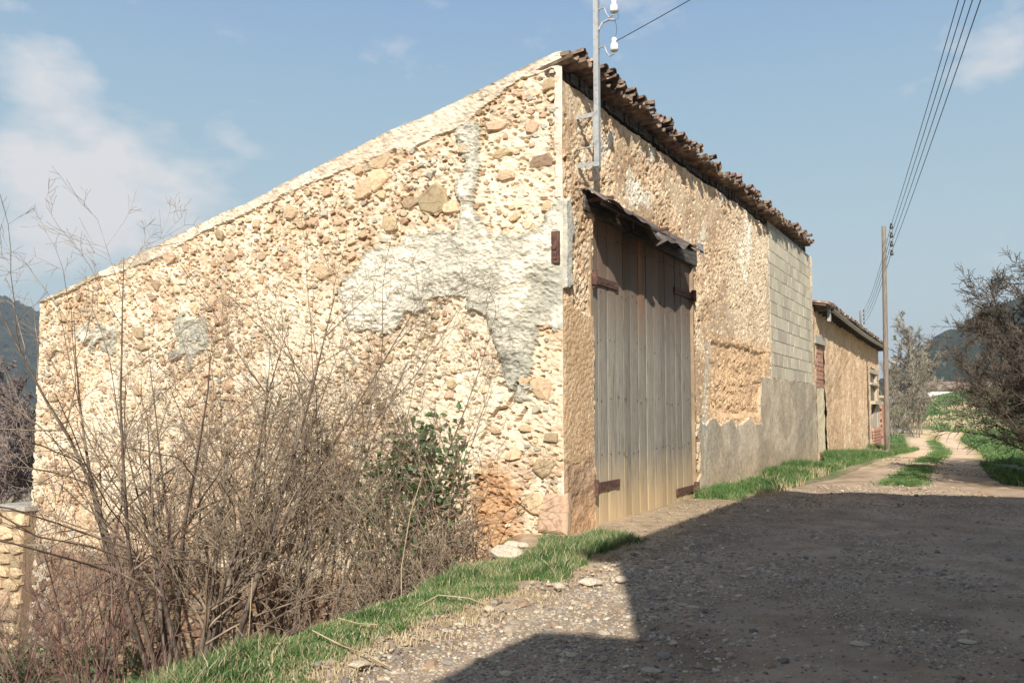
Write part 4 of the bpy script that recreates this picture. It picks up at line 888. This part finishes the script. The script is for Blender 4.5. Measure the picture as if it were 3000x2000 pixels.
# ------------------------------------------------------------------ grass
def blades(name, x, y, z, hgt, wid, seed, m, label, cat='grass'):
    r = np.random.RandomState(seed); n = len(x); a = r.uniform(0, 2*math.pi, n); dx = np.cos(a); dy = np.sin(a); h = hgt*r.uniform(.45, 1.35, n); w_ = wid*r.uniform(.7, 1.3, n)
    b = r.uniform(0, 2*math.pi, n); bd = h*r.uniform(.1, .8, n); bx_, by_ = np.cos(b)*bd, np.sin(b)*bd; Z = np.zeros(n)
    p = np.stack([x, y, z], -1); s = np.stack([dx*w_, dy*w_, Z], -1)
    m1 = p+np.stack([bx_*.3, by_*.3, h*.6], -1); tp = p+np.stack([bx_, by_, h*.95], -1)
    V = np.stack([p-s, p+s, m1+s*.7, m1-s*.7, tp], 1).reshape(-1, 3); i = np.arange(n)[:, None]*5
    o = mesh(name, V, [i+[[0, 1, 2, 3]], i+[[3, 2, 4]]], m); tag(o, label, cat, kind='stuff'); return o
bkx = np.array([b_[0] for b_ in BANK[:9]]); bky = np.array([b_[1] for b_ in BANK[:9]])
lex = np.array([a[0] for a in LE]); ley = np.array([a[1] for a in LE])
r = np.random.RandomState(77); n = 90000; y = 4.6+6.6*r.uniform(0, 1, n)**.9; xl = np.interp(y, bky, bkx)-.35; xr = np.interp(y, ley, lex)+.08; x = xl+(xr-xl)*r.uniform(0, 1, n)
u = (x-xl)/(xr-xl); den = fbm(x*1.4, y*1.4, 3, 91); edge_ = .72+.5*(fbm(x*2, y*2, 3, 92)-.5)
k_ = (u < edge_) & (r.uniform(.22, .72, n) < den+.16*(u < .5)+.04) & ((cc(x, y) > -4.55) | (tau(x, y) < tau(CX, CY)-.1))
k_ &= ~((y > 9.3) & (u < .25) & (den < .55)) & ~((y > 10.75) & (x > 1.2))
x, y = x[k_], y[k_]; z = ground(x, y); fs = .045+.10*sst(.4, .68, fbm(x*1.6, y*1.6, 3, 93))
blades('verge_grass', x, y, z, fs, .0045, 1, M_grass, 'short fresh green grass on the verge between the gravel lane and the bank')
k2_ = np.random.RandomState(5).rand(len(x)) < .18; blades('dry_grass', x[k2_]+.01, y[k2_], z[k2_], fs[k2_]*1.15, .0035, 9, M_dry, 'straw coloured dead blades among the green verge grass')
# grass strip along the lane wall
n = 90000; t_ = r.uniform(0, 1, n)**.8*34+5.3; wmax = np.interp(t_, [5.3, 6, 8, 12, 20, 36, 40], [.45, .8, 1.1, 1.1, 1.4, 1.5, 1.5]); c_ = r.uniform(.02, 1, n)*wmax
x = CX+TX*t_+TY*c_; y = CY+TY*t_-TX*c_; den = fbm(t_*.7, c_*1.2, 3, 95); k_ = (den > .37) & (r.rand(n) < 1.1-.3*c_/wmax); x, y = x[k_], y[k_]; t_ = t_[k_]
fs = (.10+.14*sst(.45, .7, fbm(x*.8, y*.8, 3, 96)))*np.interp(t_, [5, 10, 30], [.8, 1.1, 1.5]); blades('wall_grass', x, y, ground(x, y), fs, .009, 2, M_grass, 'green grass tufts growing along the foot of the lane wall and shed')
n = 9000; t_ = r.uniform(5.5, 38, n); c_ = r.uniform(.02, 1.3, n); x = CX+TX*t_+TY*c_; y = CY+TY*t_-TX*c_; k_ = fbm(x*.9, y*.9, 3, 97) > .56; x, y = x[k_], y[k_]
blades('dry_grass', x, y, ground(x, y), .22, .008, 3, M_dry, 'pale dry grass stalks mixed into the green at the wall foot')
n = 9000; y = 4.6+6*r.rand(n); xl = np.interp(y, ley, lex); x = xl+r.normal(-.25, .22, n); k_ = fbm(x*3, y*3, 2, 170) > .47; x, y = x[k_], y[k_]
blades('dry_grass', x, y, ground(x, y), .045+0*x, .004, 13, M_dry, 'short dead grass along the gravel edge of the verge')
n = 5000; t_ = r.uniform(5.35, 7.4, n); c_ = np.abs(r.normal(.25, .3, n)); x = CX+TX*t_+TY*c_; y = CY+TY*t_-TX*c_; k_ = (c_ < .9) & (c_ > .03) & (fbm(x*2, y*2, 3, 171) > .42); x, y = x[k_], y[k_]
blades('wall_grass', x, y, ground(x, y), .16+0*x, .007, 14, M_grass, 'grass tuft in the corner right of the barn door')
# median, right verge and far banks
n = 26000; yy = 18.2+42*r.uniform(0, 1, n)**1.6; L_x = np.interp(yy, ley[:19], lex[:19]); R_x = np.interp(yy, [a[1] for a in RE[:19]], [a[0] for a in RE[:19]]); u = .48+.055*r.normal(0, 1, n); x = L_x+(R_x-L_x)*u
k_ = (fbm(x*.8, yy*.6, 3, 98) > .40) & (np.abs(u-.48) < .2); x, y = x[k_], yy[k_]; blades('lane_grass', x, y, ground(x, y), .07+.0*x, .012, 4, M_grass, 'grassy strip between the two wheel tracks of the lane')
n = 65000; yy = 13+85*r.uniform(0, 1, n)**1.3; R_x = np.interp(yy, [a[1] for a in RE[:19]], [a[0] for a in RE[:19]]); x = R_x+r.uniform(.0, 1, n)*np.interp(yy, [13, 40, 90], [3, 9, 16]); k_ = fbm(x*.5, yy*.5, 4, 99) > .42; x, y = x[k_], yy[k_]
blades('verge_grass', x, y, ground(x, y), np.clip(.08+.003*y, .05, .3), .017+.0008*(y-13), 5, M_grass, 'rough green grass on the right verge below the dark thorn hedge')
n = 30000; yy = 38+42*r.rand(n); x = np.interp(yy, ley[:19], lex[:19])-r.uniform(0, 1, n)*np.interp(yy, [38, 80], [2.5, 12]); k_ = (fbm(x*.5, yy*.5, 4, 109) > .4) & ~inpoly(x, yy, ROADPOLY) & (cc(x, yy) > -4.6-3*(yy > 45)); x, y = x[k_], yy[k_]
blades('verge_grass', x, y, ground(x, y), .28+0*x, .02, 15, M_grass, 'grassy verge beside the telegraph pole where the lane bends')
n = 90000; x = r.uniform(22, 85, n); y = r.uniform(66, 125, n); k_ = (fbm(x*.15, y*.15, 4, 100) > .5) & ~inpoly(x, y, ROADPOLY); x, y = x[k_], y[k_]
k3_ = fbm(x*.2, y*.3, 3, 130) > .5; blades('dry_grass', x[k3_], y[k3_], ground(x[k3_], y[k3_]), .4+0*x[k3_], .06, 7, M_dry, 'dry patches of grass on the far bank'); x, y = x[~k3_], y[~k3_]
blades('bank_grass', x, y, ground(x, y), .35+0*x, .06, 6, M_grass, 'grass on the far bank behind the bend of the lane')
# ------------------------------------------------------------------ pebbles and rocks
t0 = (1+5**.5)/2; ICO = unit(np.array([(-1, t0, 0), (1, t0, 0), (-1, -t0, 0), (1, -t0, 0), (0, -1, t0), (0, 1, t0), (0, -1, -t0), (0, 1, -t0), (t0, 0, -1), (t0, 0, 1), (-t0, 0, -1), (-t0, 0, 1)], float))
IF = np.array([(0, 11, 5), (0, 5, 1), (0, 1, 7), (0, 7, 10), (0, 10, 11), (1, 5, 9), (5, 11, 4), (11, 10, 2), (10, 7, 6), (7, 1, 8), (3, 9, 4), (3, 4, 2), (3, 2, 6), (3, 6, 8), (3, 8, 9), (4, 9, 5), (2, 4, 11), (6, 2, 10), (8, 6, 7), (9, 8, 1)])
def pebbles(name, x, y, z, sz, seed, label, cat='gravel', cols=None):
    r = np.random.RandomState(seed); n = len(x); V = ICO[None]*(1+r.uniform(-.22, .22, (n, 12, 1)))
    S_ = np.stack([sz*r.uniform(.8, 1.5, n), sz*r.uniform(.7, 1.1, n), sz*r.uniform(.4, .75, n)], -1); V = V*S_[:, None]
    a = r.uniform(0, 2*math.pi, n); c_, s_ = np.cos(a)[:, None], np.sin(a)[:, None]; V = np.stack([V[..., 0]*c_-V[..., 1]*s_, V[..., 0]*s_+V[..., 1]*c_, V[..., 2]], -1)
    V += np.stack([x, y, z+sz*.12], -1)[:, None]
    pal = np.array(cols or [(.41, .335, .235), (.34, .28, .205), (.29, .25, .20), (.48, .395, .275), (.37, .26, .17), (.53, .455, .335), (.24, .2, .17)])
    C = pal[r.randint(0, len(pal), n)]*r.uniform(.75, 1.15, (n, 1)); C = np.repeat(C, 12, 0)
    F = (np.arange(n)[:, None, None]*12+IF[None]).reshape(-1, 3); o = mesh(name, V.reshape(-1, 3), F, M_peb, col=C, smooth=False); tag(o, label, cat, kind='stuff'); return o
n = 75000; y = 4.3+10.5*r.uniform(0, 1, n)**1.35; x = r.uniform(-1.6, 9, n)
lx_ = np.interp(y, ley, lex); rx_2 = np.interp(y, [a[1] for a in RE], [a[0] for a in RE]); dl = x-lx_
band = np.exp(-((dl-.28)/.38)**2)*np.interp(y, [4, 9.5, 11], [1, 1, .25])+.75*np.exp(-((cc(x, y)+2.2+.4*np.sin(y))/.55)**2)*sst(10, 8, y)+.62*sst(.48, .66, fbm(x*.55+3, y*.35, 4, 111))
k_ = (dl > -.35) & (x < rx_2) & (r.rand(n) < band*.75+.03); x, y = x[k_], y[k_]
sz = np.exp(r.normal(math.log(.0105), .5, len(x)))*np.interp(y, [4, 14], [1, 1.35]); sz = np.clip(sz, .006, .055)
pebbles('gravel', x, y, ground(x, y)+lane_relief(x, y), sz, 3, 'loose grey and cream pebbles scattered over the earth lane')
n = 9000; y = 14+18*r.rand(n); x = r.uniform(2, 14, n); k_ = (x > np.interp(y, ley, lex)) & (x < np.interp(y, [a[1] for a in RE], [a[0] for a in RE])) & (fbm(x*.5, y*.4, 3, 112) > .47); x, y = x[k_], y[k_]
pebbles('gravel', x, y, ground(x, y)+.02, np.exp(r.normal(math.log(.018), .35, len(x))), 4, 'finer gravel further along the lane towards the shed')
n = 130000; y = 4.2+13*r.rand(n)**1.25; x = r.uniform(-1.6, 9, n); lx_ = np.interp(y, ley, lex); rx_2 = np.interp(y, [a[1] for a in RE], [a[0] for a in RE])
band = .25+1.1*sst(.46, .6, fbm(x*.7+3, y*.5, 4, 113))+.9*np.exp(-((x-lx_-.5)/.6)**2)
band = np.where(x < lx_+.15, .28, band)
k_ = (x > lx_-np.interp(y, [5, 10, 11], [.3, .4, 1.6])) & (cc(x, y) > -4.7) & (x < rx_2) & (r.rand(n) < band*.75); x, y = x[k_], y[k_]; n = len(x)
me = bpy.data.meshes.new('fine_gravel'); me.vertices.add(n); me.vertices.foreach_set('co', np.stack([x, y, ground(x, y)+lane_relief(x, y)+.001], -1).ravel())
sz = np.exp(r.normal(math.log(.0075), .35, n)).clip(.004, .02); a = me.attributes.new('sz', 'FLOAT_VECTOR', 'POINT'); a.data.foreach_set('vector', (np.stack([sz*r.uniform(.9, 1.5, n), sz, sz*r.uniform(.5, .8, n)], -1)).ravel())
a = me.attributes.new('rot', 'FLOAT_VECTOR', 'POINT'); a.data.foreach_set('vector', np.stack([r.uniform(-.4, .4, n), r.uniform(-.4, .4, n), r.uniform(0, 6.28, n)], -1).ravel())
pal = np.array([(.41, .335, .235), (.34, .28, .205), (.29, .25, .20), (.48, .395, .275), (.37, .26, .17), (.53, .455, .335), (.22, .18, .15)]); cl = np.ones((n, 4)); cl[:, :3] = pal[r.randint(0, 7, n)]*r.uniform(.7, 1.15, (n, 1))
a = me.attributes.new('Col', 'FLOAT_COLOR', 'POINT'); a.data.foreach_set('color', cl.ravel())
fg = bpy.data.objects.new('fine_gravel', me); COL.objects.link(fg); tag(fg, 'fine grey grit packed between the larger pebbles of the lane', 'gravel', kind='stuff')
M_grit = bpy.data.materials.new('grit'); M_grit.use_nodes = True; t = M_grit.node_tree; at = N(t, 'ShaderNodeAttribute', attribute_name='Col', attribute_type='INSTANCER'); t.links.new(at.outputs['Color'], t.nodes['Principled BSDF'].inputs['Base Color']); t.nodes['Principled BSDF'].inputs['Roughness'].default_value = .9
ng = bpy.data.node_groups.new('scatter_grit', 'GeometryNodeTree'); ng.interface.new_socket('Geometry', in_out='INPUT', socket_type='NodeSocketGeometry'); ng.interface.new_socket('Geometry', in_out='OUTPUT', socket_type='NodeSocketGeometry')
gi = N(ng, 'NodeGroupInput'); go = N(ng, 'NodeGroupOutput'); ico = N(ng, 'GeometryNodeMeshIcoSphere'); ico.inputs['Radius'].default_value = 1; ico.inputs['Subdivisions'].default_value = 1
smn = N(ng, 'GeometryNodeSetMaterial'); smn.inputs['Material'].default_value = M_grit; iop = N(ng, 'GeometryNodeInstanceOnPoints')
na1 = N(ng, 'GeometryNodeInputNamedAttribute', data_type='FLOAT_VECTOR'); na1.inputs['Name'].default_value = 'sz'; na2 = N(ng, 'GeometryNodeInputNamedAttribute', data_type='FLOAT_VECTOR'); na2.inputs['Name'].default_value = 'rot'
for a_, b_ in ((gi.outputs[0], iop.inputs['Points']), (ico.outputs['Mesh'], smn.inputs['Geometry']), (smn.outputs[0], iop.inputs['Instance']), (na1.outputs[0], iop.inputs['Scale']), (na2.outputs[0], iop.inputs['Rotation']), (iop.outputs[0], go.inputs[0])): ng.links.new(a_, b_)
md = fg.modifiers.new('scatter', 'NODES'); md.node_group = ng
def rock_mesh(seed, fl=.6):
    r = np.random.RandomState(seed); V = ICO.copy(); E = {}
    V = list(V); F = []
    for a, b2, c_ in IF:
        m3 = []
        for p_, q_ in ((a, b2), (b2, c_), (c_, a)):
            ky = (min(p_, q_), max(p_, q_))
            if ky not in E: E[ky] = len(V); V.append(unit((V[p_]+V[q_])/2))
            m3.append(E[ky])
        F += [(a, m3[0], m3[2]), (b2, m3[1], m3[0]), (c_, m3[2], m3[1]), tuple(m3)]
    V = np.array(V)*(1+r.uniform(-.12, .12, (len(V), 1))); V[:, 2] *= fl; o = mesh('p', V, np.array(F), M_rock, smooth=False); me = o.data; bpy.data.objects.remove(o); return me
M_rock = mat('rock', [(.36, .28, .19), (.55, .46, .33), (.66, .58, .45)], 5, .9, .6, 30, .01, rnd=.12)
RM = [rock_mesh(i, f) for i, f in enumerate((.6, .5, .7, .35))]
def rock(x, y, s, sc, k, label, rz=0):
    o = bpy.data.objects.new('rock', RM[k]); COL.objects.link(o); o.location = (x, y, gz1(x, y)+.02+s*.25*sc[2]); o.scale = (s*sc[0], s*sc[1], s*sc[2]); o.rotation_euler = (.1, .05, rz); tag(o, label, 'rock')
rock(-.05, 9.35, .17, (1.15, .8, .85), 0, 'large cream boulder at the bank edge near the corner of the barn')
rock(.72, 7.95, .095, (1.2, .8, .7), 1, 'pale flat stone on the gravel at the tip of the house shadow', .3)
rock(1.02, 8.1, .07, (1, .8, .7), 2, 'small cream stone beside the flat one at the shadow edge')
rock(.42, 7.75, .055, (1, .9, .9), 2, 'white rounded stone in the grass edge between gravel and verge')
rock(-.18, 6.9, .045, (1, .8, .9), 0, 'small round white stone beside the dry straw on the verge')
rock(-.95, 5.45, .055, (1.3, .7, .7), 1, 'tan block shaped stone low on the verge in front', .6)
rock(.85, 5.35, .05, (1.3, .8, .4), 3, 'flat brown cobble in the shaded lane foreground')
rock(2.35, 5.9, .055, (1.3, .8, .5), 3, 'smooth grey cobble right of the middle of the shaded lane')
rock(3.1, 5.95, .06, (1.2, .7, .4), 3, 'long grey stone in the shaded lane at the right', .2)
rock(.65, 6.2, .04, (1.2, .9, .7), 2, 'grey cobble just inside the shadow in the lane')
rock(1.45, 7.0, .045, (1.3, .7, .4), 3, 'reddish tile fragment lying in the shaded lane', .1)
for i in range(9):
    x = -.25+.1*i+random.uniform(-.1, .1); y = 10.3+random.uniform(-.3, .3)
    rock(x-.35, y, random.uniform(.05, .11), (1.1, .8, .8), i % 3, ['reddish', 'brown', 'tan'][i % 3]+' rubble by the corner, '+['nearest the brambles', 'second from the brambles', 'third from the brambles', 'fourth from the brambles', 'middle of the heap', 'fourth from the corner', 'third from the corner', 'second from the corner', 'nearest the corner'][i])
# straw and sticks
def stick(pts, rad, label, m=None):
    P = [(x, y, gz1(x, y)+h) for x, y, h in pts]; mb = MB(); mb.tube(P, rad, 5); o = mb.build('dead_stick', m or M_dry); tag(o, label, 'stick')
stick([(-1.35, 5.9, .12), (-1.12, 5.78, .05), (-.93, 5.5, .08), (-.75, 5.35, .04)], .005, 'bleached dead stick lying across the grass verge in front')
stick([(-1.25, 6.3, .1), (-1.1, 6.27, .07), (-.95, 6.16, .09)], .004, 'short straw coloured stick on the verge behind the long one')
stick([(-.75, 7.0, .03), (-.6, 7.12, .09), (-.35, 7.05, .08), (-.15, 6.95, .03)], .0045, 'curled dry stalk on the gravel edge of the verge')
stick([(-1.9, 6.0, .02), (-1.75, 5.9, .12), (-1.5, 5.65, .1)], .007, 'forked dead twig at the top of the bank')
stick([(-2.15, 7.2, -.1), (-2.2, 7.3, .5), (-2.18, 7.3, 1.0)], .0045, 'upright bleached dead stalk in front of the bramble thicket on the left')
stick([(-1.0, 7.9, -.1), (-1.02, 8.0, .4), (-.95, 8.05, .85), (-.85, 8.1, 1.15)], .0045, 'upright bleached dead stalk in front of the bramble thicket on the right')
stick([(3.2, 5.5, .03), (3.5, 5.45, .05), (3.9, 5.4, .04)], .005, 'thin dark twig lying in the shaded lane at the right edge', M_dtwig)

# ------------------------------------------------------------------ hedge, trees, hills, far building
hp = [(10.9, 16.4, 3.6, 1), (12.2, 18.2, 5.0, 2), (14.7, 22.0, 4.6, 3), (12.3, 16.6, 4.7, 4), (13.9, 18.6, 5.7, 5)]
hl = ['leafless thorn bush nearest the camera at the right edge, in shade', 'tall dark thorn bush standing over the right verge, its top sunlit', 'farthest thorn bush of the right hedge, leaning over the lane', 'thorn bush at the right edge behind the nearest one', 'tallest thorn bush at the back of the right hedge']
def copy_tree(src, loc, rz, sc, label):
    c = src.copy(); COL.objects.link(c); c.location = loc; c.rotation_euler = (0, 0, rz); c.scale = (sc, sc, sc); c['label'] = label
    for ch in list(src.children): d_ = ch.copy(); COL.objects.link(d_); d_.parent = c
    return c
TB = []
for k, ((x, y, H, sd_), lb_) in enumerate(zip(hp, hl)):
    z = gz1(x, y)
    if k < 2: TB.append(shrub('thorn_bush', (x, y, z), 60+sd_, lb_, 'shrub', 12, 4.6, (-.06, -.02), .62, .04, m=(18, 13, 5), lf=(.45, .45, .5), wob=.11, up=(.1, .08, .05), mats=(M_dtwig, M_dtwig), minr=.005, group='thorn hedge on the right side of the lane', base=.6, twk=3)[0]); TB[-1].scale = (H/4.6,)*3
    else: copy_tree(TB[k % 2], (x, y, z), k*1.9, H/4.6*1.08, lb_)
def tree(x, y, H, seed, label, mats=(None, None), spread=.35, minr=.02, m=(12, 8, 6), ns=3, group=None):
    return shrub('bare_tree', (x, y, gz1(x, y)), seed, label, 'tree', ns, H, (0, 0), spread, H*.012, m=m, lf=(.5, .5, .55), wob=.06, up=(.3, .2, .15), mats=mats, minr=minr, trunkname='trunk', group=group, base=.5)
M_ftwig = mat('far_twig_bark', [(.14, .115, .085), (.22, .19, .14), (.30, .26, .19)], 1, .9, 0)
M_ptwig = mat('purple_twig_bark', [(.13, .1, .095), (.2, .155, .14), (.27, .21, .18)], 1, .9, 0)
FT = [(31, 66, 5.2, 'bare grey tree just right of the telegraph pole beyond the lane bend'), (32.5, 70, 8.6, 'bare tree with pale trunk left of the far bank'), (28.6, 64, 5.0, 'low bare bush at the bend of the lane behind the pole'), (36, 77, 7.6, 'bare tree at the foot of the wooded hill right of the others')]
t1 = None
for i, (x, y, H, lb_) in enumerate(FT):
    if t1: copy_tree(t1, (x, y, gz1(x, y)), i*1.7, H/FT[0][2], lb_); continue
    t1 = tree(x, y, H, 80+i, lb_, (M_ftwig, M_ftwig), minr=.013, ns=4, spread=.5, group='bare trees beyond the lane bend')[0]
LT = [(-19.5, 33, 4.6, 'bare purplish tree left of the barn on the garden terrace'), (-27, 44, 6.5, 'tall bare purplish tree beyond the terraces at the left edge'), (-23, 41, 6.0, 'bare tree close to the left end of the barn behind the terraces'), (-32, 52, 7.5, 'farthest bare tree at the left edge under the hill'), (-17.4, 27, 3.6, 'small bare tree by the terrace wall')]
t1 = None
for i, (x, y, H, lb_) in enumerate(LT):
    if t1: copy_tree(t1, (x, y, gz1(x, y)), i*1.7, H/LT[0][2], lb_); continue
    t1 = tree(x, y, H, 90+i, lb_, (M_ptwig, M_ptwig), minr=.016, ns=5, spread=.6, group='bare trees left of the barn')[0]
tg = [('garden_terrace_wall', -25, -11.5, 26, -.9), ('garden_terrace_wall', -30, -14, 33, -.6)]
for i, (nm, x0, x1, y0, dz) in enumerate(tg):
    root = empty(nm, ((x0+x1)/2, y0, gz1((x0+x1)/2, y0)), 0, ['pale dry stone terrace wall left of the barn, nearer one', 'farther pale terrace wall below the bare trees at left'][i], 'wall'); r_ = random.Random(i)
    mb = MB(); mb.box((-(x1-x0)/2, .05, -.5), ((x1-x0)/2, .4, .75)); mb.build('wall_core', M_core, root)
    for k in range(110):
        xx_ = -(x1-x0)/2+(x1-x0)*(k//3)/36; o = bpy.data.objects.new('stone', RM[k % 3]); COL.objects.link(o); o.parent = root; o.location = (xx_+r_.uniform(-.1, .1), .05, (k % 3)*.28+.1); o.scale = (.26, .12, .2)
def hill(name, cx_, cy_, prof, dist, depth, label, n=320, seed=0):
    """prof: list of (bearing tan x/y, elevation tan)"""
    bx_ = np.linspace(prof[0][0], prof[-1][0], n); el = np.interp(bx_, *zip(*prof)); rows = 34; V = []
    f = np.linspace(0, 1, rows)[None, :]; Y = dist+depth*f+0*bx_[:, None]; X = bx_[:, None]*Y
    Hh = el[:, None]*(dist+depth*.75)*np.sin(np.clip(f/.75, 0, 1)*math.pi/2)*(1-.3*sst(.75, 1, f))
    Hh = Hh+dist*.014*(fbm(X*.035+seed, Y*.035, 4, 120)-.4)*np.clip(f*4, 0, 1)+dist*.010*(fbm(X*.25, Y*.25, 3, 121)-.3)*np.clip(f*6, 0, 1)
    Z = Hh-4*(f < .01); idx = np.arange(n*rows).reshape(n, rows); Q = np.stack([idx[:-1, :-1], idx[1:, :-1], idx[1:, 1:], idx[:-1, 1:]], -1).reshape(-1, 4)
    o = mesh(name, np.stack([X, Y, Z], -1).reshape(-1, 3), Q, M_hill, smooth=False); tag(o, kind='structure')
hill('hill', 0, 0, [(-2.2, .03), (-1.3, .10), (-.78, .13), (-.60, .124), (-.55, .103), (-.48, .075), (-.38, .05), (-.2, .02), (.1, .006)], 520, 300, '')
hill('hill', 0, 0, [(.36, .0), (.44, .028), (.47, .058), (.505, .083), (.53, .09), (.55, .108), (.6, .125), (.75, .15), (1.1, .14), (1.7, .06)], 300, 200, '', seed=9)
hill('hill', 0, 0, [(-.3, .0), (.2, .02), (.35, .028), (.43, .022), (.6, .01), (.9, 0)], 1300, 300, '', seed=19)
def forest(b0, b1, prof, dist, depth, n, sz, seed, label):
    r = np.random.RandomState(seed); b = r.uniform(b0, b1, n); f = r.uniform(.05, .85, n); Y = dist+depth*f; X = b*Y; el = np.interp(b, *zip(*prof))
    Z = el*(dist+depth*.75)*np.sin(np.clip(f/.75, 0, 1)*math.pi/2)*(1-.3*sst(.75, 1, f)); S_ = sz*r.uniform(.6, 1.3, n)
    V = ICO[None]*(1+r.uniform(-.25, .25, (n, 12, 1)))*np.stack([S_, S_, S_*r.uniform(1, 1.7, n)], -1)[:, None]+np.stack([X, Y, Z+S_*.5], -1)[:, None]
    o = mesh('forest', V.reshape(-1, 3), (np.arange(n)[:, None, None]*12+IF[None]).reshape(-1, 3), M_hill); tag(o, label, 'forest', kind='stuff')
HR = [(.36, .0), (.44, .028), (.47, .055), (.505, .078), (.53, .086), (.55, .103), (.6, .12), (.75, .15), (1.1, .14), (1.7, .06)]
HLp = [(-2.2, .03), (-1.3, .10), (-.78, .13), (-.60, .120), (-.55, .099), (-.48, .075), (-.38, .05), (-.2, .02), (.1, .006)]
forest(.4, .72, HR, 300, 200, 4200, 2.6, 1, 'dark wooded slope above the long low building at right')
forest(-.68, -.5, HLp, 520, 300, 2600, 4.2, 2, 'dark wooded slope at the left edge beyond the bare trees')
FB = empty('long_shed', (62, 118, gz1(62, 118)-.2), R(8), 'long low building with red tiled roof and white wall on the far bank', 'building')
mb = MB(); mb.box((-6.5, 0, -1.5), (16, 7, 1.25)); mb.build('wall', M_white, FB)
mb = MB(); mb.put([(-7, -.5, 1.25), (16.5, -.5, 1.25), (16.5, 3.5, 2.3), (-7, 3.5, 2.3), (-7, 7.5, 1.25), (16.5, 7.5, 1.25), (-7, -.5, 1.4), (16.5, -.5, 1.4), (16.5, 3.5, 2.45), (-7, 3.5, 2.45), (-7, 7.5, 1.4), (16.5, 7.5, 1.4)], [[0, 3, 2, 1], [3, 4, 5, 2], [6, 7, 8, 9], [9, 8, 11, 10], [0, 1, 7, 6], [4, 10, 11, 5], [0, 6, 9, 3], [3, 9, 10, 4], [1, 2, 8, 7], [2, 5, 11, 8]]); mb.build('roof', M_tile, FB)
# the air: far hills fade slightly blue
hm = bpy.data.materials.new('haze'); hm.use_nodes = True; t = hm.node_tree; t.nodes.clear(); o_ = N(t, 'ShaderNodeOutputMaterial'); pv = N(t, 'ShaderNodeVolumePrincipled')
pv.inputs['Color'].default_value = (.78, .86, .96, 1); pv.inputs['Density'].default_value = .00045; pv.inputs['Anisotropy'].default_value = .2; t.links.new(pv.outputs[0], o_.inputs['Volume'])
mb = MB(); mb.box((-2200, -2000, -40), (2200, 2200, 130)); hb = mb.build('haze', hm); tag(hb, kind='stuff')
